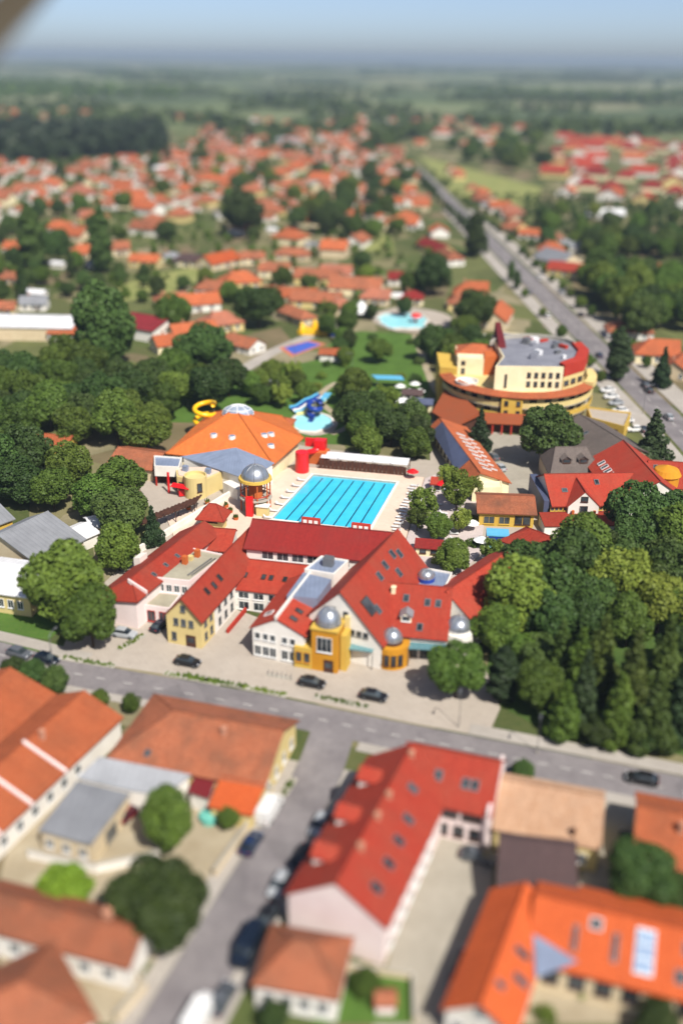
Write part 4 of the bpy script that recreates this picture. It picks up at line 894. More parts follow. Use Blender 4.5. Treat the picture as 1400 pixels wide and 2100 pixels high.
# ---------------------------------------------------------------- buildings right of the pool
def wpx(root, e0, e1, ez, rz, width, other, wallm, roofm, ends='gg', oz=None, **kw):
    """wing from its seen eave line e0 -> e1 at height ez; the ridge lies to the left"""
    a, b = v2(W(*e0, ez)), v2(W(*e1, ez)); d = (b-a).normalized(); n = Vector((-d.y, d.x))
    return wing(root, a+n*width, b+n*width, other, width, rz, oz if oz is not None else rz-(rz-ez)*other/width, ez, wallm, roofm, ends, **kw)
lo = thing('changing_hall', (31, 229), 'long orange and slate-blue roofed changing hall with rows of white rooflights', 'building')
g = wing(lo, (31.4, 210.6), (25.4, 247.6), 2.2, 7.2, 5.8, 3.6, 3.0, CREAM, ORANGE)
m = MB(); Pq = g['P']; m.hexa([Pq(8, .05, 5.84), Pq(34.5, .05, 5.84), Pq(34.5, 2.66, 3.32), Pq(8, 3.6, 3.5)], [Pq(8, .05, 5.92), Pq(34.5, .05, 5.92), Pq(34.5, 2.66, 3.4), Pq(8, 2.66, 3.4)]); m.build('roof', SLATE, lo)
for k in range(9): skylight(g, 4.5+k*2.9, 'R', .42, .7, 2.2, FRAME); 
for k in range(8): skylight(g, 6+k*2.9, 'R', .74, .5, 1.3, FRAME)
wins(lo, g['P'](1, -7.2, 0), g['P'](34, -7.2, 0), 1.7, 10, 1.2, 1.4, WOODD); wins(lo, g['P'](34, 2.2, 0), g['P'](1, 2.2, 0), 1.7, 10, 1.2, 1.4, WOODD)
fb = thing('flat_annex', W(1000, 1000), 'cream flat roofed annex at the end of the long orange roof', 'building')
block(fb, [W(968, 1003, 3.4), W(1030, 1000, 3.4), W(1026, 982, 3.4), W(972, 984, 3.4)], 0, 3.4, CREAM, CREAM, .2)
bb = thing('snack_bar', (36, 193), 'yellow walled snack bar with brownish orange roof by the car park', 'building')
g = wpx(bb, (983, 1048), (1095, 1052), 3.6, 5.2, 5.4, 3, YELLOW, ORANGE2, o=.6); wins(bb, g['P'](.5, -5.4, 0), g['P'](7, -5.4, 0), 1.6, 2, 2.2, 1.6, YELLOW, 1); wins(bb, g['P'](7.5, -5.4, 0), g['P'](11, -5.4, 0), 1.7, 2, 1.4, 1.8, WOODD, 0)
bp_ = thing('splash_corner', W(1020, 1110), 'blue canopied splash corner beside the red hipped roof', 'canopy'); c_ = W(1020, 1092, 3)
MB().box((c_[0], c_[1], 3.0), (4.6, 3.4, .25), R(-6)).build('cover', SLC, bp_)
MB().box((c_[0]+.2, c_[1]-1.55, 2.2), (4.4, .12, 1.3), R(-6)).build('screen', SLB, bp_)
for dx in (-2.1, 2.1):
    for dy in (-1.4, 1.4): MB().cyl((c_[0]+dx, c_[1]+dy), .09, .09, 0, 2.9, 8).build('post', STEEL, bp_)
puddle('paddling_pool', blob(W(1018, 1118), 2.6, 3.2, 14, .08, 8), 'small pale blue paddling pool under the blue canopy', lining=PALEP)
gh = thing('grey_house', (54, 219), 'grey tiled house with two dark dormers beside the car park', 'house')
g = wing(gh, (48.4, 221.4), (60.2, 222.2), 5, 6.4, 8.0, 5, 3.6, BEIGE, GREYT, 'hh', hip=.4)
for s in (4.0, 8.0): dormer(g, s, 'R', .62, 2.2, 2.0, 1.2, GREYT, GREYT, 1, WOODD)
wins(gh, g['P'](1, -6.4, 0), g['P'](11, -6.4, 0), 1.7, 5, 1.2, 1.4, WOODD)
gb = thing('grey_roofed_hall', (66, 240), 'plain hall with wide grey tiled roof between hotel and red house', 'building')
g = wing(gb, W(1190, 850, 8), W(1290, 912, 8), 7, 9, 8.0, 5, 4, BEIGE, GREYT); skylight(g, 9, 'R', .4)
ra = thing('guest_house', (55, 200), 'red roofed guest house with white timbered gable and golden turret', 'building')
g = wing(ra, (44.8, 203.6), (67, 205.2), 6, 8, 8.4, 5.4, 4.6, WHITE, REDT, oe=.3)
skylight(g, 3.4, 'R', .55, 1.0, .9); skylight(g, 11, 'R', .3)
g2 = wing(ra, (51.9, 195.0), (51.6, 202.5), 3.3, 3.3, 8.0, 4.8, 4.8, WHITE, REDT, o=.4, oe=.1)
for z, w_, h_ in ((6.2, 1.4, 1.0), (3.8, 1.6, 1.4), (1.6, 1.6, 1.6)): window(ra, (51.9, 195.0), z, R(-90), w_, h_, WOODD, 1)
for x in (49.6, 54.2): MB().box((x, 194.4, 1.9), (.5, .5, 3.8)).build('column', OCHRE, ra)
for p0, p1 in (((44.9, 195.55), (48.6, 195.8)), ((55.4, 196.3), (60, 196.7))): wins(ra, p0, p1, 3.6, 4, .7, .8, YELLOW, 0)
g3 = wing(ra, (42.6, 195.0), (60, 196.0), .2, 5.0, 2.9, 2.9, 2.2, WHITE, REDT, oe=.1, o=.2)
MB().prism([(43.0, 211.4), (43.6, 196.2), (44.7, 196.2), (44.7, 211.4)], 0, 5.2).build('wall', SLATE, ra)
g4 = wing(ra, W(1278, 903, 10), W(1352, 985, 10), 6.5, 8.5, 10, 5.5, 5, WHITE, REDT, oe=.3)
for k in range(5): skylight(g4, 5+k*2.4, 'R', .75, 1.0, 1.6, FRAME)
g5 = wing(ra, W(1330, 940, 9), W(1440, 948, 9), 6, 6, 8.6, 5, 5, WHITE, REDT, oe=.2)
for k in range(2): chimney(g5, 3+k*3, 'R', .6, .9, .5, FRAME)
skylight(g5, 1.5, 'R', .3)
tc2 = W(1362, 992, 5); MB().cyl(tc2, 2.9, 2.9, 0, 7.4, 20).build('turret', GOLD, ra); MB().lathe(tc2, [(3.3, 7.4), (2.6, 8.6), (.05, 9.6)], 20).build('turret_roof', GOLD, ra)
tc3 = W(1372, 1012, 3); MB().cyl(tc3, 2.6, 2.6, 0, 4.4, 20).build('bay', YELLOW, ra)
rh = thing('red_pavilion', (42, 183), 'low red hipped pavilion at the edge of the park trees', 'pavilion')
wing(rh, W(1058, 1078, 4.6), W(1160, 1118, 4.6), 3.6, 4.4, 5.2, 3.2, 3.0, WHITE, REDT, 'hh')

# ---------------------------------------------------------------- near houses
hA = thing('house', W(40, 1480), 'orange roofed house with grey gutter beside the front road shrubs', 'house')
wpx(hA, (-40, 1572), (112, 1424), 4.2, 7.2, 7.5, 6, WHITE, ORANGE, o=.3)
hB = thing('long_house', W(140, 1570), 'long orange roofed house with pinkish party walls across its slope', 'house')
g = wpx(hB, (-60, 1760), (246, 1470), 4.0, 6.6, 6.2, 5, WHITE, ORANGE, o=.4)
for s in (4.5, 10.5, 17.5):
    Pq = g['P']; MB().hexa([Pq(s, .1, 6.4), Pq(s+.4, .1, 6.4), Pq(s+.4, -6.7, 3.6), Pq(s, -6.7, 3.6)], [Pq(s, .1, 7.0), Pq(s+.4, .1, 7.0), Pq(s+.4, -6.7, 4.15), Pq(s, -6.7, 4.15)]).build('party_wall', PINK, g['roof'])
chimney(g, 20, 'R', .2); wins(hB, g['P'](1, -6.2, 0), g['P'](22, -6.2, 0), 2.0, 7)
hC = thing('corner_house', W(410, 1560), 'large weathered orange hipped house on the corner of road and side street', 'house')
g = wpx(hC, (228, 1548), (538, 1610), 4.0, 7.4, 7.6, 6.5, PALEY, ORANGE2, 'hg', o=.5)
chimney(g, 14.5, 'R', .25, 1.0); skylight(g, 5, 'R', .85, .6, .8); wins(hC, g['P'](g['L'], -7, 0), g['P'](g['L'], 6, 0), 1.9, 4); wins(hC, g['P'](1, -7.6, 0), g['P'](g['L']-1, -7.6, 0), 1.9, 6)
hD = thing('outbuilding', W(460, 1640), 'small orange lean-to outbuilding with red sheet roof end', 'shed')
g = wpx(hD, (432, 1650), (515, 1668), 2.8, 4.0, 4.4, .3, PALEY, ORANGEB, o=.3)
MB().hexa([(*W(385, 1625, 2.8), 2.8), (*W(428, 1640, 2.8), 2.8), (*W(448, 1586, 3.4), 3.4), (*W(408, 1577, 3.4), 3.4)], [(*W(385, 1625, 2.8), 2.95), (*W(428, 1640, 2.8), 2.95), (*W(448, 1586, 3.4), 3.55), (*W(408, 1577, 3.4), 3.55)]).build('roof', MAROON, hD)
MB().prism([W(390, 1622, 2.8), W(426, 1636, 2.8), W(442, 1592, 2.8), W(410, 1582, 2.8)], 0, 2.8).build('wall', WHITE, hD)
hE = thing('garage_block', W(180, 1680), 'flat grey sheet roofed garage block in the sandy courtyard', 'garage')
q = [W(79, 1703, 3.6), W(186, 1733, 3.6), W(266, 1626, 3.8), W(158, 1600, 3.8)]; c_ = (sum(p[0] for p in q)/4, sum(p[1] for p in q)/4)
MB().prism([lerp(c_, p, .96) for p in q], 0, 3.4).build('wall', BEIGE, hE); MB().prism(q, 3.42, 3.7).build('roof', GREYM, hE)
wins(hE, lerp(c_, q[0], .96), lerp(c_, q[1], .96), 1.8, 3, 1.0, 1.1); door(hE, lerp(lerp(c_, q[1], .96), lerp(c_, q[2], .96), .5), math.atan2(q[2][1]-q[1][1], q[2][0]-q[1][0])-math.pi/2, 2.6, 2.3, STEEL)
hE2 = thing('shed', W(280, 1590), 'pale sheet roofed shed joining the garages to the corner house', 'shed')
q = [W(160, 1596, 3.9), W(270, 1622, 3.9), W(340, 1632, 3.9), W(392, 1590, 3.9), W(205, 1553, 3.9)]; c_ = (sum(p[0] for p in q)/5, sum(p[1] for p in q)/5)
MB().prism([lerp(c_, p, .95) for p in q], 0, 3.8).build('wall', WHITE, hE2); MB().prism(q, 3.84, 4.05).build('roof', PALEM, hE2)
hF = thing('row_house', W(130, 1950), 'narrow orange roofed row house with white courtyard wall below dark trees', 'house')
g = wpx(hF, (-60, 1893), (262, 1978), 4.0, 5.6, 3.3, 3, WHITE, ORANGE2, o=.4); chimney(g, 15, 'L', .2, 1.2, .8); wins(hF, g['P'](1, -3.3, 0), g['P'](g['L']-1, -3.3, 0), 1.9, 6)
hG = thing('house', W(80, 2080), 'orange hipped house with grey gutter at the foot of the sandy lane', 'house')
g = wpx(hG, (-120, 2250), (190, 2085), 4.0, 7.0, 5.6, 5.6, WHITE, ORANGE2, 'gh'); wins(hG, g['P'](3, -5.6, 0), g['P'](g['L']-.5, -5.6, 0), 1.9, 4)
# long red building across the road
rb = thing('long_red_building', (5, 94), 'long red roofed building with pinkish gable between side street and yard', 'building')
g = wing(rb, (-.1, 81.7), (9.6, 105.8), 5.8, 5.7, 10.2, 6.4, 6.2, PINK, REDT, oe=.15, o=.45)
RB = g
for s, t in ((3.2, .62), (7.2, .62), (11, .6), (14.8, .58), (19.5, .4)): skylight(g, s, 'R', t, .9, 1.3, STEEL)
for s in (6, 11.5, 15.5, 24): chimney(g, s, 'R', .1, .7, .6)
for s in (5.5, 12.5, 20): dormer(g, s, 'L', .8, 2.6, 2.6, 1.6, REDT, WHITE, 1, WOODD)
g2 = wing(rb, (9.0, 106.9), (21.0, 103.2), 5.0, 5.6, 9.6, 6.0, 5.6, PINK, DRED if False else REDT, oe=.05, o=.4)
for s, t in ((5, .5), (8.6, .55), (9.8, .55)): skylight(g2, s, 'R', t, .8, 1.2, STEEL)
Pq = g2['P']; MB().hexa([Pq(11.9, 5.2, 0), Pq(12.35, 5.2, 0), Pq(12.35, -6.2, 0), Pq(11.9, -6.2, 0)], [Pq(11.9, 5.2, 6.6), Pq(12.35, 5.2, 6.6), Pq(12.35, -6.2, 6.3), Pq(11.9, -6.2, 6.3)]).build('fire_wall', PINK, rb)
Pq = g2['P']; wins(rb, Pq(5.4, -5.6, 0), Pq(11.6, -5.6, 0), 4.4, 2, 2.4, 1.1, WOODD, 1); wins(rb, Pq(5.4, -5.6, 0), Pq(11.6, -5.6, 0), 1.7, 3, 1.2, 1.6, WOODD)
Pq = RB['P']; wins(rb, Pq(1, -5.7, 0), Pq(18, -5.7, 0), 4.4, 7); wins(rb, Pq(1, -5.7, 0), Pq(18, -5.7, 0), 1.6, 7)
wins(rb, Pq(25, 5.8, 0), Pq(1, 5.8, 0), 4.4, 9); wins(rb, Pq(25, 5.8, 0), Pq(1, 5.8, 0), 1.6, 9, 1.4, 1.8, WOODD)
hH = thing('house', W(620, 1970), 'orange hipped house standing against the pinkish gable', 'house')
g = wpx(hH, (522, 2012), (690, 2042), 4.0, 6.6, 3.8, 3.8, WHITE, ORANGE2, 'hh', o=.35); wins(hH, g['P'](.5, -3.8, 0), g['P'](g['L']-.5, -3.8, 0), 1.9, 4)
hI = thing('peach_roofed_house', W(1130, 1690), 'low house with pale peach sheet roof along the front road', 'house')
g = wpx(hI, (1014, 1697), (1228, 1738), 4.0, 5.6, 7.6, 1.5, PALEY, PEACH, o=.3); chimney(g, 9.5, 'R', .85, .7, .5, WOODD); wins(hI, g['P'](.5, -7.6, 0), g['P'](g['L']-.5, -7.6, 0), 1.8, 4)
hJ = thing('brown_roofed_house', W(1100, 1800), 'dark brown roofed house between peach and bright orange roofs', 'house')
wpx(hJ, (1022, 1838), (1182, 1858), 4.6, 6.6, 7.6, .8, WHITE, BROWN, o=.25)
hK = thing('corner_villa', W(1200, 1950), 'bright orange L-shaped villa with skylights and glazed roof panel', 'house')
g = wpx(hK, (1085, 1962), (1520, 2072), 4.4, 7.4, 6.0, 5.5, BEIGE, ORANGEB, o=.5)
skylight(g, 4.4, 'R', .55, .35, 2.6); skylight(g, 6.4, 'R', .25, 1.1, 1.1, SLW); skylight(g, 8.6, 'R', .55, .4, 2.8); skylight(g, 16.0, 'R', .3, .9, 1.2); skylight(g, 15.4, 'R', .75, .9, 1.2)
sk = MB(); sk.box((0, 0, .08), (2.0, 4.8, .16), 0, 0)
for i in range(2):
    for j in range(3): sk.box((-.47+.94*i, -1.5+1.5*j, .13), (.8, 1.36, .14), 0, 1)
place('roof_glazing', sk.mesh('roof_glazing', [FRAME, plain('blue_glazing', rgb(150, 176, 206, .8), rgb(120, 150, 190, .8), .8, rough=.15, spec=.6)]), g['roof'], slope_mat(g, 11.6, 'R', .5))
wins(hK, g['P'](1, -6.0, 0), g['P'](g['L']-1, -6.0, 0), 2.4, 7, 1.6, 1.8, WOODD)
g2 = wing(hK, (14.4, 69.4), (21.2, 84.8), 3.5, 3.5, 7.1, 4.7, 4.7, WHITE, ORANGEB, o=.45)
for s, t in ((8.5, .55), (5.5, .75)): skylight(g2, s, 'R', t, .7, 1.6)
skylight(g2, 3.2, 'R', .3, .6, .9)
MB().hexa([(*W(1092, 1915, 5.2), 5.2), (*W(1185, 1972, 4.6), 4.6), (*W(1098, 2006, 4.6), 4.6)], [(*W(1092, 1915, 5.4), 5.5), (*W(1185, 1972, 4.8), 4.8), (*W(1098, 2006, 4.8), 4.8)]).build('valley_roof', BLUEM, hK)
window(hK, g2['P'](0, 0, 0), 5.4, math.atan2(-g2['d'].y, -g2['d'].x), .9, 1.1); wins(hK, g2['P'](0, 3.2, 0), g2['P'](0, -3.2, 0), 2.2, 3)
hL = thing('house', W(1380, 1740), 'terracotta roofed house by the driveway, partly behind dark trees', 'house')
g = wpx(hL, (1302, 1775), (1480, 1812), 4.2, 7.0, 7.4, 5, BEIGE, ORANGE, o=.4); chimney(g, 5, 'R', .3); 
def fence(root_label, pts, h, m_, name='garden_wall', cat='wall'):
    t = thing(name, pts[0], root_label, cat); ribbon(pts, .25, h, 0, 0.).build('wall', m_, t); ribbon(pts, .4, h+.08, 0, h).build('wall_cap', CONC, t)
fence('low cream wall along the sandy lane beside the row house', [W(270, 1985), W(300, 2030), W(240, 2100)], 1.5, BEIGE)
fence('low white courtyard wall below the grey garages', [W(60, 1760), W(200, 1790), W(330, 1760)], 1.4, WHITE)
fence('low wall round the small front garden by the concrete yard', [W(850, 2100), W(845, 2010), W(700, 1988)], 1.0, BEIGE)
fence('beige wall between side street and corner house yard', [W(440, 1800), W(530, 1670), W(560, 1625)], 1.3, BEIGE)
gs = thing('garden_shed', W(790, 2050), 'little brown roofed shed in the small front garden', 'shed'); c_ = W(790, 2045, 1.5); wing(gs, (c_[0]-1, c_[1]), (c_[0]+1, c_[1]), 1.0, 1.0, 2.4, 1.7, 1.7, PINK, ORANGE2, o=.2)
tp_ = thing('garden_tub', W(430, 1672), 'turquoise covered garden tub beside the outbuilding shrubs', 'garden tub'); c_ = W(430, 1672, .8); MB().cyl(c_, 1.3, 1.3, .05, .8, 16).build('tub', plain('turquoise_cover', rgb(120, 206, 190, .8)), tp_); MB().lathe(c_, [(1.4, .8), (1.4, .95), (.02, 1.15)], 16).build('cover', plain('turquoise_cover', rgb(120, 206, 190, .8)), tp_)

for px, py, L, wd, rm_, wm_, lab in [(846, 803, 5.5, 3.6, BROWN, WHITE, 'dark roofed bathing hut beside the blue play canopy'), (868, 822, 5, 3.4, SLATE, CREAM, 'slate-blue roofed bathing hut by the hotel annex'), (832, 822, 5, 3.2, WHITEM, WHITE, 'white roofed bathing hut behind the central clump'), (560, 775, 4.5, 3, GREYM, WHITE, 'grey roofed kiosk hut near the picnic tables'), (905, 985, 4.2, 3, REDT, WHITE, 'red roofed snack hut beside the long changing hall'), (880, 1112, 5, 3.6, DRED, CREAM, 'dark red roofed hut at the gable roof foot')]:
    c_ = W(px, py, 2.6); t = thing('bathing_hut', c_, lab, 'hut'); g = wing(t, (c_[0]-L/2, c_[1]+.4), (c_[0]+L/2, c_[1]-.4), wd/2, wd/2, 3.4, 2.4, 2.4, wm_, rm_, o=.35, ridge=False); wins(t, g['P'](.3, -wd/2, 0), g['P'](L-.3, -wd/2, 0), 1.5, 2, 1.1, 1.0, WOODD, 0)
# ---------------------------------------------------------------- left edge: sheds and halls
wsd = thing('white_hall', (-108, 348), 'long white sheet roofed hall behind the left grove', 'hall')
g = wpx(wsd, (-60, 668), (146, 672), 5.0, 6.4, 9, 9, BEIGE, WHITEM)
hs_ = thing('porch_house', W(125, 700), 'small orange roofed house with dark porch columns beside white hall', 'house')
g = wpx(hs_, (98, 682), (150, 684), 3.4, 5.0, 4.5, 4, WHITE, ORANGE); wins(hs_, g['P'](.3, -4.5, 0), g['P'](g['L']-.3, -4.5, 0), 1.6, 3, 1.4, 1.8, WOODD, 0)
bn = thing('maroon_barn', (-69, 350), 'barn with wide maroon sheet roof behind the tall grove tree', 'barn')
g = wing(bn, W(272, 640, 7), W(345, 652, 7), 8, 9, 7, 4.6, 4.4, WHITE, MAROON)
gp = thing('grey_hall', W(60, 1110), 'hall with pale grey hipped sheet roof beside the left grove', 'hall')
g = wing(gp, W(0, 1095, 8), W(96, 1050, 8), 6, 9.5, 8.0, 5.2, 4.6, BEIGE, GREYM, 'gg')
wp = thing('white_house', W(30, 1220), 'yellow walled house with white flat sheet roof behind grass verge', 'house')
g = wpx(wp, (-60, 1205), (60, 1222), 4.4, 5.8, 7.5, 3, PALEY, WHITEM, 'gh', hip=.5); wins(wp, g['P'](1, -7.5, 0), g['P'](g['L']-1, -7.5, 0), 2.2, 5, 1.0, 1.5)
sm = thing('outhouse', W(200, 1120), 'small pale roofed outhouse half hidden by the round tree', 'shed'); wpx(sm, (150, 1112), (200, 1090), 3.0, 4.0, 3.4, 2, WHITE, WHITEM)
sm = thing('outhouse', W(225, 1080), 'pale roofed shed by the slatted shelter and round tree', 'shed'); wpx(sm, (190, 1082), (240, 1072), 3.0, 3.9, 3, 2, BEIGE, WHITEM)
sm = thing('yellow_house', W(10, 1075), 'grey roofed house with orange brick end beside the grey hall', 'house'); wpx(sm, (-50, 1090), (25, 1062), 4, 6, 5, 4, YELLOW, GREYM)
ls = thing('low_house', W(270, 950), 'low house with long weathered orange roof beside the thermal hall', 'house')
g = wpx(ls, (222, 950), (312, 962), 3.2, 5.2, 6, 5, BEIGE, ORANGE2)
ls = thing('small_pavilion', W(95, 905), 'narrow orange roofed shelter among the dark grove trees', 'pavilion'); wpx(ls, (62, 908), (135, 914), 3, 4.4, 3.5, 3, YELLOW, ORANGE)

# ---------------------------------------------------------------- middle-distance houses
RN = {ORANGE.name: 'orange', ORANGE2.name: 'weathered orange', ORANGEB.name: 'bright orange', SALMON.name: 'faded salmon', REDT.name: 'red', DRED.name: 'dark red', MAROON.name: 'maroon', GREYT.name: 'grey-brown', GREYM.name: 'grey sheet', WHITEM.name: 'white sheet', BROWN.name: 'dark brown'}
WN = {WHITE.name: 'white', CREAM.name: 'cream', BEIGE.name: 'beige', PALEY.name: 'pale yellow', PINK.name: 'pinkish'}
HP = {}
def hproto(L, wd, ends, wallm, roofm, rich):
    k = (L, wd, ends, wallm.name, roofm.name, rich)
    if k in HP: return HP[k]
    t = thing('house', (0, 0, 0), None, 'house'); ez = 3.1; rz = ez+wd*.3
    g = wing(t, (-L/2, 0), (L/2, 0), wd/2, wd/2, rz, ez, ez, wallm, roofm, ends, o=.45, ridge=False)
    chimney(g, L*.3, 'L', .25, 1.1, .6)
    if rich:
        wins(t, g['P'](.5, -wd/2, 0), g['P'](L-.5, -wd/2, 0), 1.7, 3, 1.2, 1.4); wins(t, g['P'](L, -wd/2, 0), g['P'](L, wd/2, 0), 1.7, 2, 1.0, 1.3)
        wins(t, g['P'](0, wd/2, 0), g['P'](0, -wd/2, 0), 1.7, 2, 1.0, 1.3); door(t, g['P'](L*.5+1.6, -wd/2, 0), R(-90))
    HP[k] = [t, False]; return HP[k]
HOUSES = []
def mhouse(x, y, L, wd, ang, roofm, wallm, ends='gg', zone='', rich=True, sc=1.0):
    pr = hproto(L, wd, ends, wallm, roofm, rich)
    if not pr[1]: o = pr[0]; pr[1] = True
    else: o = copy_tree(pr[0])
    o.location = (x, y, 0); o.rotation_euler = (0, 0, R(ang)); o.scale = (sc, sc, sc*(.92+rnd.random()*.25))
    kind = {'gg': 'gabled', 'hh': 'hipped'}.get(ends, 'half-hipped')
    size = 'long ' if L >= 16 else ('small ' if L <= 9 else '')
    o['label'] = f'{size}{RN[roofm.name]} {kind} house with {WN[wallm.name]} walls {zone}'; o['group'] = 'houses '+zone
    HOUSES.append((x, y, max(L, wd)*.6)); return o
Z1, Z2, Z3, Z4 = 'in the quarter beyond the bath lawn', 'along the straight avenue', 'in the red-roofed estate on the far right', 'among the far gardens'
MID = [(40, 500, 14, 9, -10, ORANGE), (172, 508, 14, 12, 8, ORANGE), (240, 503, 12, 9, 15, ORANGE2), (300, 525, 14, 9, -12, ORANGE), (352, 520, 9, 7, 10, GREYM), (388, 525, 14, 9, -20, BROWN),
 (448, 528, 20, 10, 55, ORANGEB), (492, 568, 16, 11, 25, ORANGE), (432, 582, 12, 9, -10, ORANGE2), (565, 545, 14, 9, -8, ORANGE2), (600, 512, 18, 9, -10, ORANGE2), (652, 560, 20, 9, -6, ORANGE2), (690, 548, 14, 10, -6, SALMON),
 (730, 578, 22, 12, -8, ORANGE2), (600, 596, 20, 9, -6, ORANGE), (650, 606, 20, 9, -9, ORANGE2), (395, 612, 20, 10, 22, ORANGE), (348, 606, 12, 9, 20, ORANGE2), (395, 672, 16, 9, 30, ORANGE), (452, 652, 14, 10, 32, SALMON), (492, 690, 16, 8, -38, ORANGE2), (350, 692, 12, 8, 30, ORANGE),
 (607, 634, 18, 7, -55, ORANGE2), (20, 560, 9, 7, 0, ORANGE2), (825, 562, 12, 8, -5, DRED), (845, 600, 9, 8, -5, DRED), (770, 600, 12, 9, -10, SALMON), (893, 500, 26, 9, -68, DRED), (918, 520, 18, 9, -68, ORANGE2), (965, 592, 14, 12, -8, ORANGE),
 (1018, 640, 20, 10, 74, ORANGE), (955, 610, 14, 9, -5, ORANGE2), (838, 452, 14, 9, -30, ORANGE), (810, 452, 12, 8, 0, ORANGE2), (995, 405, 20, 10, -65, ORANGE2), (1055, 462, 14, 10, -60, ORANGE2), (1092, 472, 14, 9, -20, ORANGE), (1130, 480, 12, 9, 10, SALMON),
 (1145, 525, 20, 14, -60, GREYM), (1162, 545, 16, 9, -30, REDT), (1290, 665, 16, 10, -6, ORANGE2), (1345, 712, 14, 11, -10, ORANGE), (1392, 740, 14, 10, 60, ORANGE), (865, 560, 12, 9, 80, SALMON), (540, 590, 10, 8, 20, ORANGE2), (515, 520, 12, 8, 10, ORANGE2), (700, 620, 9, 8, 0, SALMON), (5, 620, 10, 8, 5, ORANGE2), (70, 610, 10, 8, 5, GREYM)]
WL = [WHITE, CREAM, BEIGE, PALEY]
for i, (px, py, L, wd, ang, rm) in enumerate(MID):
    x, y = W(px, py, 4.5); mhouse(x, y, L, wd, ang, rm, WL[i % 4], ('gg', 'hh', 'hg')[(i*7) % 3] if L < 20 else 'gg', Z2 if px > 800 else Z1, True)
lr_ = thing('terrace_row', W(1300, 545), 'very long red roofed terrace row beyond the right grove', 'building')
g = wing(lr_, W(1205, 527, 7), W(1460, 552, 7), 7, 8, 7.2, 4.2, 4, WHITE, DRED)
for k in range(6): chimney(g, 8+k*14, 'R', .3)
def inpoly(x, y, P):
    c = False
    for i in range(len(P)):
        (x0, y0), (x1, y1) = P[i], P[i-1]
        if (y0 > y) != (y1 > y) and x < (x1-x0)*(y-y0)/(y1-y0)+x0: c = not c
    return c
def ave_x(y):
    for i in range(len(AVE)-1):
        if AVE[i][1] <= y <= AVE[i+1][1]: t = (y-AVE[i][1])/(AVE[i+1][1]-AVE[i][1]); return AVE[i][0]+(AVE[i+1][0]-AVE[i][0])*t
    return 1e9
def scatter(poly_px, n, gap, z=4, tries=6000, occ=None, r_=None):
    P = [W(px, py, z) for px, py in poly_px]; xs = [p[0] for p in P]; ys = [p[1] for p in P]; out = []; r_ = r_ or rnd; occ = occ if occ is not None else []
    for _ in range(tries):
        if len(out) >= n: break
        x = xs_ = r_.uniform(min(xs), max(xs)); y = r_.uniform(min(ys), max(ys))
        if not inpoly(x, y, P) or abs(x-ave_x(y)) < 17: continue
        if any(abs(x-q[0]) < gap and abs(y-q[1]) < gap and math.hypot(x-q[0], y-q[1]) < gap for q in out): continue
        if any(math.hypot(x-q[0], y-q[1]) < q[2]+gap*.5 for q in occ): continue
        out.append((x, y))
    return out
h1 = scatter([(-20, 330), (330, 318), (420, 262), (760, 262), (850, 330), (850, 520), (560, 505), (400, 470), (-20, 490)], 105, 21, occ=HOUSES)
kinds = [(14, 9, 'gg', WHITE, ORANGE2), (12, 10, 'hh', CREAM, ORANGE), (16, 9, 'gg', BEIGE, ORANGE2), (12, 9, 'gg', WHITE, ORANGE), (10, 8, 'gg', BEIGE, ORANGE), (13, 11, 'hh', WHITE, SALMON), (18, 8, 'gg', CREAM, ORANGE2), (10, 9, 'hh', PALEY, ORANGE2)]
for i, (x, y) in enumerate(h1):
    L, wd, e, wm_, rm_ = kinds[rnd.randrange(8)]; mhouse(x, y, L, wd, rnd.choice((-18, 72, -14, 68, -25))+rnd.uniform(-6, 6), rm_, wm_, e, Z1, False, rnd.uniform(1.05, 1.5))
h2 = scatter([(1112, 275), (1420, 290), (1420, 415), (1130, 395)], 46, 24)
for x, y in h2:
    L, wd, e, wm_, rm_ = [(16, 12, 'gg', WHITE, REDT), (14, 12, 'hh', CREAM, DRED), (15, 11, 'gg', PALEY, REDT), (14, 11, 'gg', WHITE, ORANGE)][rnd.randrange(4)]; mhouse(x, y, L, wd, rnd.choice((-18, 72))+rnd.uniform(-6, 6), rm_, wm_, e, Z3, False, rnd.uniform(1.1, 1.5))
h3 = scatter([(360, 240), (820, 235), (1120, 262), (1110, 290), (860, 300), (640, 262)], 42, 30)
h3 += scatter([(0, 225), (180, 225), (180, 240), (0, 240)], 8, 30)
for x, y in h3:
    L, wd, e, wm_, rm_ = kinds[rnd.randrange(8)]; mhouse(x, y, L, wd, rnd.choice((-18, 72))+rnd.uniform(-9, 9), rm_, wm_, e, Z4, False, rnd.uniform(1.1, 1.7))
# rows both sides of the avenue
for y0 in range(520, 930, 26):
    for sd in (-1, 1):
        if rnd.random() < .3 or (sd < 0 and y0 < 560): continue
        x = ave_x(y0)+sd*(24+rnd.random()*6); y = y0+rnd.uniform(-4, 4)
        if any(math.hypot(x-q[0], y-q[1]) < q[2]+11 for q in HOUSES): continue
        L, wd, e, wm_, rm_ = kinds[rnd.randrange(8)]; mhouse(x, y, L, wd, rnd.choice((-4, 92)), rm_, wm_, e, Z2, False, 1.1)
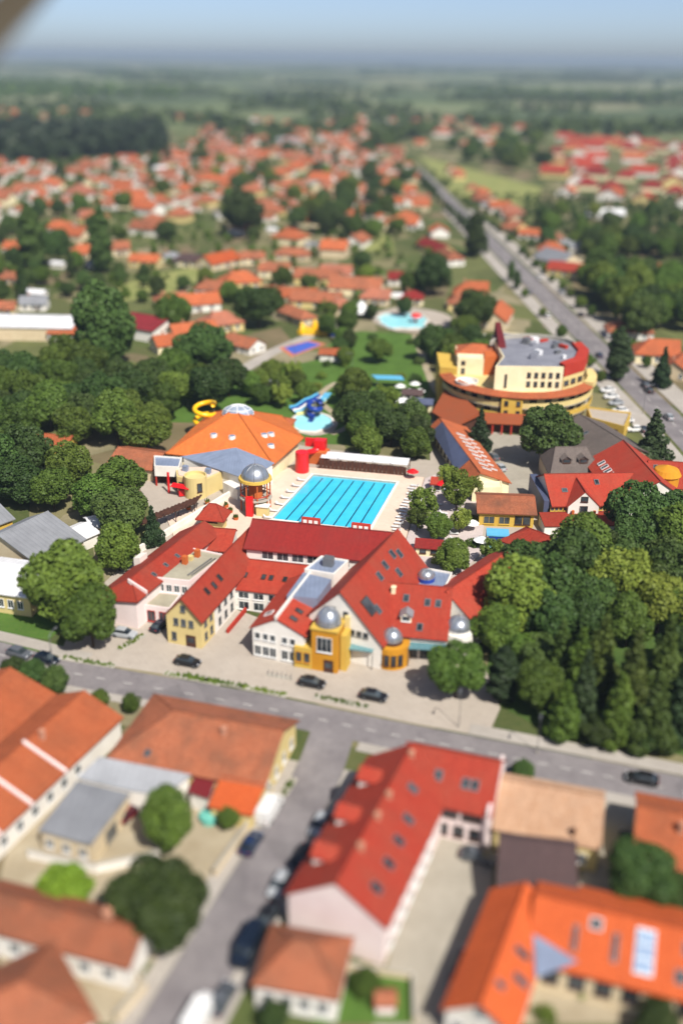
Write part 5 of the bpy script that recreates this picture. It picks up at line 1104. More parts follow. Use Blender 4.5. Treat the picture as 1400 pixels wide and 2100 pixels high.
# the rest of the far roofs, past what can be counted one by one
fm = MB(); rf_ = random.Random(77)
for x, y in scatter([(-20, 325), (330, 316), (420, 258), (760, 258), (850, 320), (840, 440), (560, 450), (400, 430), (-20, 440)], 260, 13, 4, 60000, HOUSES, rf_):
    a = R(rf_.choice((-18, 72))+rf_.uniform(-8, 8)); L, wd, ez = rf_.uniform(8, 15), rf_.uniform(6, 9), rf_.uniform(2.6, 3.4); ca, sa = math.cos(a), math.sin(a); rz = ez+wd*.3
    def Q(u, v, z): return (x+u*ca-v*sa, y+u*sa+v*ca, z)
    h, w_ = L/2, wd/2; fm.add([Q(-h, -w_, 0), Q(h, -w_, 0), Q(h, w_, 0), Q(-h, w_, 0), Q(-h, -w_, ez), Q(h, -w_, ez), Q(h, w_, ez), Q(-h, w_, ez), Q(-h, 0, rz-.1), Q(h, 0, rz-.1)], [[0, 1, 5, 4], [2, 3, 7, 6], [1, 2, 6, 9, 5], [3, 0, 4, 8, 7]], 0)
    h += .4; e = w_+.5; z = ez-.12; mi = rf_.choice((1, 1, 2, 3)); fm.add([Q(-h, -e, z), Q(h, -e, z), Q(h, 0, rz), Q(-h, 0, rz), Q(h, e, z), Q(-h, e, z)], [[0, 1, 2, 3], [4, 5, 3, 2]], mi, [[(0, 5), (L, 5), (L, 0), (0, 0)]]*2)
tag(fm.build('far_houses', [WHITE, ORANGE2, ORANGE, SALMON], base=(0, 700, 0)), 'crowded mass of far orange roofs between the garden trees', 'houses', kind='stuff')
# garden sheds and glasshouses scattered through the plots
for i, (px, py, s) in enumerate([(120, 540, 6), (195, 542, 7), (75, 600, 8), (640, 500, 6), (560, 470, 6), (455, 440, 8), (330, 345, 10), (590, 290, 26), (610, 375, 9), (1000, 420, 8), (1240, 440, 22), (1190, 505, 20), (980, 690, 5)]):
    c_ = W(px, py, 2); t = thing('pale_shed', c_, 'small pale roofed shed among the garden plots' if s < 12 else 'broad pale roofed farm shed among the far plots', 'shed', 'pale sheds among the plots' if s < 12 else 'broad pale sheds far out'); wing(t, (c_[0]-s/2, c_[1]+1), (c_[0]+s/2, c_[1]-1), s*.28, s*.28, 2.2+s*.16, 2.4, 2.4, WHITE, [WHITEM, GREYM][i % 2], ridge=False)

# ---------------------------------------------------------------- trees
def leaves(lobes, n, size, seed, up=.25):
    g = np.random.default_rng(seed); Cn = np.array([l[0] for l in lobes], float); Rr = np.array([l[1] for l in lobes], float)
    wgt = Rr**2/np.sum(Rr**2); idx = g.choice(len(lobes), n*2, p=wgt)
    u = g.normal(size=(n*2, 3)); u /= np.linalg.norm(u, axis=1)[:, None]
    p = Cn[idx]+u*(Rr[idx]*(.70+.36*np.sqrt(g.random(n*2))))[:, None]
    d = np.linalg.norm(p[:, None, :]-Cn[None], axis=2)/Rr[None]; d[np.arange(n*2), idx] = 9
    keep = d.min(axis=1) > .62; p = p[keep][:n]; u = u[keep][:n]; n = len(p)
    nn = u+g.normal(size=(n, 3))*.55+np.array([0, 0, up]); nn /= np.linalg.norm(nn, axis=1)[:, None]
    t = np.cross(nn, g.normal(size=(n, 3))); t /= np.linalg.norm(t, axis=1)[:, None]; b = np.cross(nn, t)
    s = (size*(.55+.9*g.random(n)))[:, None]
    q = np.stack([p-t*s*.5-b*s*.28, p+t*s*.1-b*s*.5, p+t*s*.55+b*s*.1, p-t*s*.12+b*s*.5], 1)
    return q.reshape(-1, 3)
def leafmesh(name, V, mat_):
    n = len(V)//4; me = bpy.data.meshes.new(name); me.vertices.add(n*4); me.vertices.foreach_set('co', V.astype(np.float32).ravel())
    me.loops.add(n*4); me.loops.foreach_set('vertex_index', np.arange(n*4, dtype=np.int32)); me.polygons.add(n)
    me.polygons.foreach_set('loop_start', np.arange(0, n*4, 4, dtype=np.int32)); me.update(calc_edges=True); me.materials.append(mat_); return me
def lobes_broad(seed, rx=5., rz=4.6, zc=6.6, n=22, lr=(1.3, 2.3)):
    r_ = random.Random(seed); L = [((0, 0, zc), rx*.56)]
    for i in range(n):
        z = 1-2*(i+.5)/n*.92; a = i*2.39996+r_.uniform(-.4, .4); s = math.sqrt(max(0, 1-z*z)); k = r_.uniform(.52, .82)
        L.append(((rx*k*s*math.cos(a), rx*k*s*math.sin(a), zc+rz*k*z), r_.uniform(*lr)))
    return L
def lobes_cone(seed, h=14., r=3.2, n=46):
    r_ = random.Random(seed); L = []
    for i in range(n):
        t = (i+.5)/n; z = 1.2+t*(h-1.6); rr = r*(1-t)**.85+.15; a = i*2.4+r_.uniform(-.3, .3); k = r_.uniform(.35, .8)
        L.append(((rr*k*math.cos(a), rr*k*math.sin(a), z), max(.35, rr*r_.uniform(.34, .55))))
    return L
def lobes_col(seed, h=15., r=2.0, n=34):
    r_ = random.Random(seed); L = []
    for i in range(n):
        t = (i+.5)/n; z = 1.4+t*(h-2); rr = r*math.sin(math.pi*min(1, .18+t*.82))**.6; a = i*2.4; k = r_.uniform(.1, .6)
        L.append(((rr*k*math.cos(a), rr*k*math.sin(a), z), max(.4, rr*r_.uniform(.45, .7))))
    return L
TP = {}
def tproto(kind):
    if kind in TP: return TP[kind]
    sd = sum(map(ord, kind))
    r_ = random.Random(sd)
    if kind.startswith('broad'): V = leaves(lobes_broad(sd, 5*r_.uniform(.92, 1.05), r_.uniform(4.0, 5.0), 6.6, r_.randint(19, 26)), 9500, .46, sd); H, rr, th = 11., 5., 5.2
    elif kind.startswith('airy'): V = leaves(lobes_broad(sd, 5.2, 4.6, 6.6, 20, (.9, 1.6)), 4600, .44, sd); H, rr, th = 11., 5., 6.5
    elif kind.startswith('round'): V = leaves(lobes_broad(sd, 5, 4.8, 5.6, 30, (1.2, 1.8)), 9000, .44, sd); H, rr, th = 11., 5., 3.5
    elif kind.startswith('cone'): V = leaves(lobes_cone(sd), 8500, .4, sd, -.1); H, rr, th = 14., 3.2, 12.
    elif kind.startswith('col'): V = leaves(lobes_col(sd), 7000, .4, sd, .3); H, rr, th = 15., 2., 12.
    else: V = leaves(lobes_broad(sd, 1.5, 1.0, 1.0, 12, (.4, .7)), 1100, .24, sd); H, rr, th = 2., 1.5, .9
    m = MB(); br = .035*H*.55
    m.tube([(0, 0, -.1), (.05, .02, th*.35), (-.06, .08, th*.7), (.05, 0, th)], [br*1.25, br, br*.8, br*.5], 8)
    if not kind.startswith(('cone', 'col', 'bush')):
        for k in range(5):
            a = k*1.257+r_.uniform(-.3, .3); z0 = th*r_.uniform(.5, .85); e = r_.uniform(2.4, 3.6)
            m.tube([(0, 0, z0), (e*.45*math.cos(a), e*.45*math.sin(a), z0+.9), (e*math.cos(a), e*math.sin(a), z0+2.4)], [br*.5, br*.36, br*.16], 6)
    TP[kind] = (V, m, H, rr, {}); return TP[kind]
TNAME = {'broad': 'broadleaf_tree', 'airy': 'broadleaf_tree', 'round': 'round_tree', 'cone': 'conifer_tree', 'col': 'columnar_tree', 'bush': 'shrub'}
TREES = []
def tree(x, y, kind, r, h, mat_, label, group=None):
    V, m, H, rr, cache = tproto(kind); nm = TNAME[kind.rstrip('0123456789')]
    if 'tr' not in cache: cache['tr'] = m.mesh('trunk', TRUNK)
    if mat_.name not in cache: cache[mat_.name] = leafmesh('crown', V, mat_)
    t = bpy.data.objects.new(nm, None); C.objects.link(t); t.empty_display_size = .5
    t.location = (x, y, 0); t.rotation_euler = (0, 0, rnd.uniform(0, 6.28)); t.scale = (r/rr, r/rr*rnd.uniform(.93, 1.07), h/H)
    for n_, me in (('trunk', cache['tr']), ('crown', cache[mat_.name])):
        o = bpy.data.objects.new(n_, me); C.objects.link(o); o.parent = t
    tag(t, label, 'shrub' if nm == 'shrub' else 'tree', group); ORG[t] = Vector((x, y, 0)); TREES.append((x, y, r)); return t
def tpx(cx, cy, rpx, kind, mat_, label, k=1.0, group=None):
    H, rr = tproto(kind)[2:4]; zc = 6.
    for _ in range(5):
        x, y = W(cx, cy, zc); r = rpx*depth_at(x, y, zc)/FPX; h = r*H/rr*k; zc = h*.58
    return tree(x, y, kind, r, h, mat_, label, group)
BR = ['broad0', 'broad1', 'broad2', 'broad3']
# singled-out trees
for a in [
 (345, 1678, 56, 'broad3', L_MID, 'tall mid green tree rising beside the grey garages', 1.15), (332, 1850, 100, 'broad2', L_DARK, 'massive dark tree overhanging the side street', .85),
 (130, 1818, 62, 'round1', L_LIME, 'bright lime green round tree behind the row house', .8), (750, 2012, 34, 'round2', L_MID, 'small round tree in the front garden below the pinkish gable', .9),
 (1315, 1792, 74, 'broad2', L_DARK, 'dark spreading tree behind the bright orange villa', .9), (1395, 1840, 52, 'broad3', L_DARK, 'dark tree between terracotta house and orange villa', .9),
 (1072, 1578, 27, 'round1', L_DARK, 'clipped dark round tree on the pavement by the peach roof', 1.0), (470, 1676, 26, 'broad0', L_MID, 'small garden tree beside the turquoise tub', .9),
 (205, 1428, 19, 'round2', L_MID, 'small round street tree nearest the corner house hip', 1.1), (268, 1438, 20, 'round1', L_MID, 'small round street tree in front of the corner house', 1.1),
 (28, 1368, 30, 'round1', L_DARK, 'dark clipped street tree facing the orange roofed house', .9), (66, 1374, 30, 'round2', L_DARK, 'dark clipped street tree between its two look-alike neighbours', .9), (112, 1388, 32, 'round1', L_DARK, 'dark clipped street tree next to the lamp post', .9),
 (130, 1190, 82, 'broad0', L_MID, 'huge spreading tree between white house and red hipped wing', 1.0), (185, 1262, 60, 'broad3', L_MID, 'lower spreading tree shading the parking bay', 1.0), (240, 1112, 50, 'round1', L_MID, 'dense round tree beside the long west roof', 1.05), (312, 1072, 22, 'cone1', L_CON, 'dark pointed conifer by the slatted shelter', 1.0),
 (937, 1370, 58, 'broad2', L_MID, 'leafy tree standing alone on the plaza before the domes', 1.0), (1032, 1372, 34, 'col2', L_CON, 'dark upright tree between plaza tree and park edge', .55),
 (1120, 885, 58, 'broad1', L_DARK, 'big dark tree at the car park corner by the hotel', 1.0), (985, 872, 24, 'cone2', L_CON, 'slim conifer before the hotel annex', .9), (1340, 890, 40, 'cone1', L_CON, 'blue-green spruce at the avenue kerb', .75),
 (975, 625, 42, 'round2', L_DARK, 'round dark tree beside the leisure pool', 1.0), (888, 552, 42, 'round1', L_DARK, 'round dark tree behind the leisure pool among red roofs', 1.0), (500, 432, 42, 'broad1', L_DARK, 'large dark tree standing out among far orange roofs', 1.0),
 (530, 622, 46, 'broad2', L_DARK, 'dark broad tree before the long orange roofs', .9), (212, 665, 68, 'broad3', L_DARK, 'tall dark tree next to the maroon barn', 1.15), (420, 702, 60, 'round2', L_DARK, 'dark round tree in front of the orange houses', .85),
 (868, 1030, 36, 'airy1', L_LIGHT, 'airy light green tree at the pool corner', 1.1), (938, 1000, 36, 'airy2', L_LIGHT, 'airy light tree at the end of the long orange roof', 1.2), (898, 1078, 28, 'broad0', L_MID, 'dark green tree on the sun terrace', 1.0), (930, 1142, 38, 'broad3', L_MID, 'bushy tree beside the small silver dome', .9), (855, 1062, 26, 'airy1', L_MID, 'thin tree shading the pool loungers', 1.0),
 (778, 716, 26, 'broad2', L_MID, 'lone tree on the bath lawn', .9), (722, 790, 40, 'broad1', L_MID, 'mid green tree where the path bends by the play canopy', .9), (790, 820, 34, 'airy1', L_LIGHT, 'light green tree before the blue play canopy', 1.1),
 (1360, 745, 22, 'cone2', L_CON, 'dark conifer before the orange avenue house', .9), (1270, 715, 26, 'col1', L_CON, 'dark upright tree by the avenue crossing', .6), (975, 470, 22, 'col2', L_DARK, 'dark poplar beside the avenue bend', .6),
 (560, 2085, 34, 'broad0', L_DARK, 'dark garden tree below the hipped house', .8), (1350, 2095, 46, 'broad1', L_DARK, 'dark tree at the villa courtyard corner', .8), (1192, 2032, 17, 'bush1', L_LIME, 'lime green shrub by the villa terrace', 1.0), (1118, 2078, 22, 'bush2', L_MID, 'rounded green shrub in the villa courtyard', 1.0),
 (355, 640, 40, 'broad0', L_MID, 'green tree between maroon barn and orange roofs', .9), (60, 470, 30, 'col1', L_DARK, 'dark upright tree among the left gardens', .6), (115, 500, 34, 'broad2', L_DARK, 'dark garden tree between two orange houses', 1.0), (205, 480, 26, 'col2', L_DARK, 'tall dark poplar behind the wide orange house', .7)]:
    tpx(*a)
# groves
def grove(poly, n, gap, rr, kinds_, label, group, seed, hk=(.85, 1.1), clear=()):
    r_ = random.Random(seed); pts = scatter(poly, n, gap, 7, 8000, [(x, y, 2) for x, y, r in TREES]+list(clear), r_)
    for x, y in pts:
        kd, mt = kinds_[r_.randrange(len(kinds_))]; r = r_.uniform(*rr); H, pr = tproto(kd)[2:4]
        k = kd.rstrip('0123456789'); word = {'cone': 'pointed conifer', 'col': 'upright columnar tree', 'round': 'round crowned tree', 'airy': 'thinly leaved tree'}.get(k, 'spreading broadleaf tree')
        sh_ = {L_DARK.name: 'dark green', L_MID.name: 'mid green', L_LIGHT.name: 'light green', L_CON.name: 'blackish green', L_CON2.name: 'olive green', L_LIME.name: 'lime green'}[mt.name]
        if k in ('cone', 'col'): r *= .55
        tree(x, y, kd, r, min(r*H/pr*r_.uniform(*hk), 19), mt, f'{sh_} {word} {label}', group)
mixd = [(b, L_DARK) for b in BR]+[(b, L_MID) for b in BR]
CL = [(*W(420, 850, 5), 8), (-26, 232, 19), (-40, 164, 9), (-33, 210, 8), (-62, 178, 13)]
grove([(0, 740), (130, 710), (250, 760), (360, 745), (470, 765), (400, 830), (350, 890), (200, 860), (60, 880), (-30, 860)], 56, 8.6, (4.2, 6.2), mixd, 'in the big grove left of the baths', 'trees of the left grove', 21, clear=CL)
grove([(-30, 925), (100, 930), (220, 960), (250, 990), (270, 1035), (200, 1065), (110, 1040), (-30, 960)], 26, 8, (4.8, 7), mixd+[('broad0', L_LIGHT)], 'in the grove below the orange shelter', 'trees of the lower left grove', 22, clear=CL)
grove([(715, 845), (770, 825), (850, 845), (868, 885), (830, 895), (720, 882)], 12, 7, (3.8, 5.2), [('broad1', L_DARK), ('broad2', L_DARK), ('broad0', L_DARK), ('round1', L_MID)], 'in the clump behind the pool pergola', 'trees behind the pergola', 23, (.9, 1.1))
park = [('broad0', L_MID), ('broad1', L_DARK), ('broad2', L_DARK), ('broad3', L_MID), ('cone1', L_CON), ('cone2', L_CON), ('broad2', L_LIGHT), ('round2', L_DARK)]
grove([(1010, 1190), (1070, 1150), (1190, 1130), (1260, 1050), (1420, 1040), (1420, 1230), (1150, 1240), (1010, 1230)], 30, 7.2, (4.6, 6.6), [k for k in park if not k[0].startswith('cone')], 'in the park beside the baths', 'broadleaf trees of the park', 24, clear=[(42, 183, 8), (52, 196, 7), (26, 158, 7)])
PE = [(1060, 1215, 76, 'broad3', L_LIGHT, 1.0), (1150, 1330, 40, 'cone1', L_CON2, 1.0), (1235, 1330, 46, 'cone3', L_CON2, 1.0), (1200, 1400, 44, 'cone2', L_CON, 1.0), (1110, 1405, 52, 'broad0', L_MID, 1.0), (1300, 1370, 50, 'cone1', L_CON2, 1.0), (1365, 1340, 48, 'cone2', L_CON2, 1.05), (1270, 1440, 46, 'cone3', L_MID, .9), (1345, 1445, 50, 'cone1', L_CON2, .9), (1400, 1420, 50, 'cone3', L_CON, .95), (1160, 1445, 40, 'cone2', L_MID, .8), (1400, 1250, 55, 'broad2', L_MID, 1.0), (1290, 1270, 52, 'broad1', L_MID, 1.0), (1075, 1330, 40, 'broad2', L_MID, 1.0), (1330, 1500, 44, 'round1', L_DARK, .8), (1230, 1490, 40, 'round2', L_DARK, .8), (1130, 1265, 58, 'broad1', L_DARK, 1.0), (1195, 1270, 50, 'broad0', L_DARK, 1.0), (1020, 1290, 52, 'broad1', L_MID, 1.0), (1250, 1210, 56, 'broad3', L_DARK, 1.0), (1180, 1190, 50, 'broad2', L_MID, 1.0), (1345, 1210, 54, 'broad0', L_DARK, 1.0), (1110, 1340, 44, 'broad2', L_DARK, .95), (1190, 1350, 42, 'cone3', L_MID, 1.0), (1390, 1330, 48, 'broad1', L_DARK, 1.0)]
for cx, cy, r_, kd, mt, k in PE:
    word = 'pointed conifer' if kd.startswith('cone') else 'broad crowned tree'; sh_ = {L_DARK.name: 'dark green', L_MID.name: 'mid green', L_LIGHT.name: 'light green', L_CON.name: 'blackish green', L_CON2.name: 'olive green'}[mt.name]
    tpx(cx, cy, r_, kd, mt, f'{sh_} {word} at the park edge facing the road', k, 'trees at the park edge')
grove([(1155, 575), (1240, 545), (1430, 560), (1430, 640), (1330, 655), (1240, 665), (1180, 620)], 34, 10, (5, 7.2), mixd+[('round2', L_LIGHT)], 'in the grove across the avenue', 'trees across the avenue', 26)
grove([(880, 700), (905, 665), (1010, 672), (1015, 690), (900, 740)], 9, 7, (3.6, 5.2), [('broad1', L_DARK), ('round1', L_DARK), ('broad2', L_MID)], 'behind the hotel', 'trees behind the hotel', 27)
grove([(500, 745), (580, 735), (640, 760), (640, 790), (520, 800)], 9, 6, (2.2, 3.6), [('broad0', L_MID), ('airy1', L_LIGHT)], 'on the lawn below the sports court', 'young trees below the sports court', 28)
grove([(640, 620), (720, 610), (720, 690), (700, 760), (690, 690)], 9, 6, (2.6, 4.2), [('broad0', L_MID), ('round1', L_DARK)], 'between sports court and lawn', 'trees between court and lawn', 29)
grove([(1230, 730), (1300, 700), (1390, 800), (1400, 880), (1340, 830)], 9, 7, (1.8, 3.2), [('round1', L_MID), ('broad0', L_LIGHT)], 'on the verge across the avenue', 'verge trees across the avenue', 30)
town = mixd+[('round1', L_DARK), ('col1', L_DARK), ('broad0', L_LIGHT), ('round2', L_MID)]
OC = list(HOUSES)
grove([(-20, 500), (330, 540), (560, 560), (760, 520), (830, 560), (900, 600), (760, 640), (540, 610), (330, 590), (180, 590), (-20, 590)], 34, 11, (2.6, 4.8), town, 'in the near garden plots', 'garden trees near the baths', 31, clear=OC)
grove([(-20, 330), (330, 318), (420, 262), (760, 262), (850, 330), (850, 520), (560, 505), (400, 470), (-20, 490)], 105, 12, (3.2, 6.2), town, 'between the roofs of the garden quarter', 'trees of the garden quarter', 32, clear=OC)
grove([(640, 380), (840, 340), (840, 470), (700, 480), (640, 450)], 18, 10, (5, 8), mixd, 'in the dark clump amid the garden quarter', 'tall trees amid the quarter', 33, clear=OC)
grove([(900, 300), (1120, 270), (1120, 350), (1000, 340)], 22, 13, (5, 9), mixd, 'in the belt before the red estate', 'trees before the red estate', 34, clear=OC)
grove([(1180, 470), (1430, 470), (1430, 505), (1200, 505)], 24, 9, (4, 6), mixd, 'in the hedge line behind the terrace row', 'trees behind the terrace row', 35, clear=OC)
grove([(960, 420), (1420, 420), (1420, 470), (1000, 500)], 22, 14, (3, 6), town, 'on the plots right of the avenue', 'trees right of the avenue', 36, clear=OC)
for y0 in range(300, 900, 17):
    for sd in (-1, 1):
        if rnd.random() < .22: continue
        k = sd < 0 and y0 > 420
        tree(ave_x(y0)+sd*(9.0+rnd.random()), y0+rnd.uniform(-2, 2), 'col1' if k else 'round1', rnd.uniform(1.4, 1.9) if k else rnd.uniform(1.6, 2.6), rnd.uniform(7, 11) if k else rnd.uniform(3.8, 5.5), L_DARK if k else L_MID, ('slim dark street tree lining the avenue' if k else 'small round street tree lining the avenue'), 'street trees along the avenue')

for i, (x, y) in enumerate([(24.5, 214), (26.5, 205), (28, 196), (25, 190), (22.5, 180), (27, 184), (30, 176), (32.5, 186), (19.6, 176.5), (29.5, 208), (26.4, 171.8), (33.5, 179.5)]):
    if i % 3 == 0: tree(x, y, 'airy2', 2.6, 6.0, L_LIGHT, 'thin young tree on the sun terrace', 'young trees on the sun terrace')
    else: tree(x, y, 'bush1' if i % 2 else 'bush2', 1.3+.2*(i % 3), 1.7, L_MID if i % 2 else L_LIGHT, 'rounded shrub on the sun terrace', 'shrubs on the sun terrace')

for i, (px, py) in enumerate([(690, 800), (660, 770), (700, 830), (745, 775), (820, 770), (850, 775), (560, 820), (600, 765), (530, 770), (580, 750), (705, 745), (860, 740), (840, 700), (715, 705), (765, 690), (670, 745), (650, 790)]):
    x, y = W(px, py, 1); tree(x, y, ('bush1', 'bush2', 'bush3')[i % 3], 1.5+.3*(i % 3), 1.8+.3*(i % 2), (L_MID, L_LIGHT, L_DARK)[i % 3], ('mid green', 'light green', 'dark green')[i % 3]+' shrub on the leisure lawn', 'shrubs on the leisure lawn')

# ---------------------------------------------------------------- far woods: nobody could count them
def woodland(name, pts, h, sz, seed, mat_, label):
    g = np.random.default_rng(seed); P = np.array(pts, float); n = len(P); k = 14
    ctr = np.repeat(np.c_[P, np.zeros(n)], k, 0); hh = np.repeat(h*(.6+.7*g.random(n)), k)
    u = g.normal(size=(n*k, 3)); u /= np.linalg.norm(u, axis=1)[:, None]; u[:, 2] = np.abs(u[:, 2])*1.2-.25
    p = ctr+u*np.c_[hh*.42, hh*.42, hh*.45]; p[:, 2] += hh*.5
    nn = u+g.normal(size=u.shape)*.4; nn /= np.linalg.norm(nn, axis=1)[:, None]; t = np.cross(nn, g.normal(size=u.shape)); t /= np.linalg.norm(t, axis=1)[:, None]; b = np.cross(nn, t); s = (hh*sz)[:, None]
    V = np.stack([p-t*s-b*s*.6, p+t*s*.3-b*s, p+t*s+b*s*.3, p-t*s*.2+b*s], 1).reshape(-1, 3)
    o = bpy.data.objects.new(name, leafmesh(name, V, mat_)); C.objects.link(o); tag(o, label, 'woodland', kind='stuff')
rw = random.Random(5)
fp = scatter([(-60, 262), (330, 262), (335, 300), (60, 318), (-60, 322)], 900, 5.5, 6, 40000, None, rw)
woodland('dark_wood', fp, 15, .34, 1, L_CON, 'long dark wood block behind the left roofs')
pts = []
for b in range(120):
    y = 1250*math.exp(rw.random()*2.9); x = rw.uniform(-.42, .42)*y; L = rw.uniform(60, 420)*(y/2500)**.35; a = R(rw.choice((-14, -10, -18, 74, 3)))
    if 1100 < y < 2200 and x > 250 and rw.random() < .6: continue
    for i in range(int(L/9)+3):
        t = (i/(L/9+3)-.5)*L; pts.append((x+t*math.cos(a)+rw.uniform(-7, 7), y+t*math.sin(a)+rw.uniform(-9, 9)))
woodland('far_tree_belts', pts, 13, .36, 2, L_DARK, 'far tree belts crossing the hazy plain')
pts = []
for b in range(34):
    y = 2400*math.exp(rw.random()*1.7); x = rw.uniform(-.4, .4)*y; r = rw.uniform(60, 240)
    for i in range(int(r*.55)): a = rw.random()*6.28; q = math.sqrt(rw.random())*r; pts.append((x+q*1.8*math.cos(a), y+q*math.sin(a)))
woodland('far_woods', pts, 15, .4, 3, L_MID, 'far scattered woods towards the horizon')

sp_ = scatter([(-30, 330), (330, 318), (420, 262), (760, 262), (850, 330), (900, 480), (900, 600), (760, 640), (540, 640), (330, 620), (-30, 600)], 1500, 5, 1, 60000, [(x, y, 1) for x, y, q in HOUSES], rw)
woodland('garden_shrubs', sp_, 3.0, .4, 4, L_MID, 'low garden shrubs and hedges between the roofs')
sp_ = scatter([(960, 400), (1420, 400), (1420, 520), (1180, 520), (1040, 500)], 350, 6, 1, 20000, [(x, y, 1) for x, y, q in HOUSES], rw)
woodland('garden_shrubs', sp_, 3.0, .4, 6, L_DARK, 'low shrubs on the plots right of the avenue')

# ---------------------------------------------------------------- cars
def paintmat(name, c):
    return plain('car_paint_'+name, c, tuple(x*.92 for x in c[:3])+(1,), 1, rough=.25, spec=.6, grime_caustics=.06)
CP = {'black': paintmat('black', (.012, .012, .014, 1)), 'silver': paintmat('silver', rgb(176, 180, 184, .8)), 'white': paintmat('white', rgb(236, 236, 234, .85)), 'dark blue': paintmat('blue', rgb(36, 52, 84, .8)), 'grey': paintmat('grey', rgb(96, 100, 106, .8)), 'dark red': paintmat('red', rgb(110, 26, 36, .8)), 'navy': paintmat('navy', rgb(24, 34, 50, .8))}
LAMP = plain('headlamp', rgb(230, 232, 236, .85), rough=.15, spec=.6); TAIL = plain('tail_lamp', rgb(170, 20, 20, .8), rough=.25, spec=.5)
CM = {}
def loft(secs, m=None, mi=0):
    m = m or MB(); n = len(secs[0]); vs = [v for s in secs for v in s]
    fs = [[j*n+k, j*n+(k+1) % n, (j+1)*n+(k+1) % n, (j+1)*n+k] for j in range(len(secs)-1) for k in range(n)]+[list(range(n))[::-1], [(len(secs)-1)*n+k for k in range(n)]]
    return m.add(vs, fs, mi)
def sec(x, z0, z1, h0, h1): return [(x, -h0, z0), (x, h0, z0), (x, h0*1.02, (z0+z1)/2), (x, h1, z1), (x, -h1, z1), (x, -h0*1.02, (z0+z1)/2)]
def carparts(colour, van):
    k = (colour, van)
    if k in CM: return CM[k]
    P = CP[colour]; z = 1.0
    if van:
        body = loft([sec(-2.6, .35, 1.2, .85, .84), sec(-2.5, .3, 2.3, .95, .86), sec(1.0, .3, 2.35, .95, .86), sec(1.5, .3, 1.5, .95, .9), sec(2.45, .35, 1.15, .9, .8), sec(2.55, .4, .9, .8, .75)])
        glass = loft([sec(.95, 1.42, 2.2, .965, .875), sec(1.12, 1.4, 2.1, .96, .86), sec(1.56, 1.4, 1.5, .95, .9)]); xw = (-1.6, 1.6); top = None
    else:
        body = loft([sec(-2.1, .4, .82, .74, .7), sec(-1.98, .28, .95, .84, .78), sec(-1.2, .24, .98, .87, .8), sec(.9, .24, .95, .87, .8), sec(1.8, .28, .82, .84, .74), sec(2.1, .38, .64, .74, .66)])
        glass = loft([sec(-1.75, .93, .99, .76, .7), sec(-1.15, .93, 1.4, .78, .6), sec(.25, .93, 1.42, .78, .6), sec(1.05, .92, .97, .77, .68)])
        top = loft([sec(-1.2, 1.36, 1.44, .62, .56), sec(-.9, 1.38, 1.475, .63, .56), sec(.1, 1.38, 1.48, .63, .56), sec(.38, 1.34, 1.43, .62, .56)]); xw = (-1.3, 1.35)
    w_ = MB(); w_.tube([(0, -.1, 0), (0, .1, 0)], .32, 14); hub = MB(); hub.tube([(0, -.115, 0), (0, .115, 0)], .2, 10)
    hl = MB().box((0, 0, 0), (.12, .36, .16)); tl = MB().box((0, 0, 0), (.1, .3, .2))
    CM[k] = (body.mesh('body', P), glass.mesh('window_glass', GLASS), top.mesh('roof_panel', P) if top else None, w_.mesh('tyre', RUBBER), hub.mesh('rim', STEEL), hl.mesh('headlight', LAMP), tl.mesh('tail_light', TAIL), xw); return CM[k]
def car(x, y, ang, colour, label, van=False, group=None, z=.08):
    b, gl_, tp, ty, rm, hl, tl, xw = carparts(colour, van); t = thing('van' if van else 'car', (0, 0, 0), label, 'van' if van else 'car', group)
    def ch(n_, me, loc=(0, 0, 0), par=None):
        o = bpy.data.objects.new(n_, me); C.objects.link(o); o.parent = par or t; o.location = loc; return o
    ch('body', b); ch('window_glass', gl_)
    if tp: ch('roof_panel', tp)
    hw = .8 if not van else .88
    for sx in xw:
        for sy in (-1, 1): w_ = ch('wheel', ty, (sx, sy*hw, .32)); ch('rim', rm, (0, 0, 0), w_)
    xf, xb, zl = (2.02, -2.06, .68) if not van else (2.48, -2.58, .85)
    for sy in (-1, 1): ch('headlight', hl, (xf, sy*.56, zl)); ch('tail_light', tl, (xb, sy*.6, zl+.1))
    t.location = (x, y, z); t.rotation_euler = (0, 0, R(ang)); t.scale = (1.06, 1.06, 1.06); return t
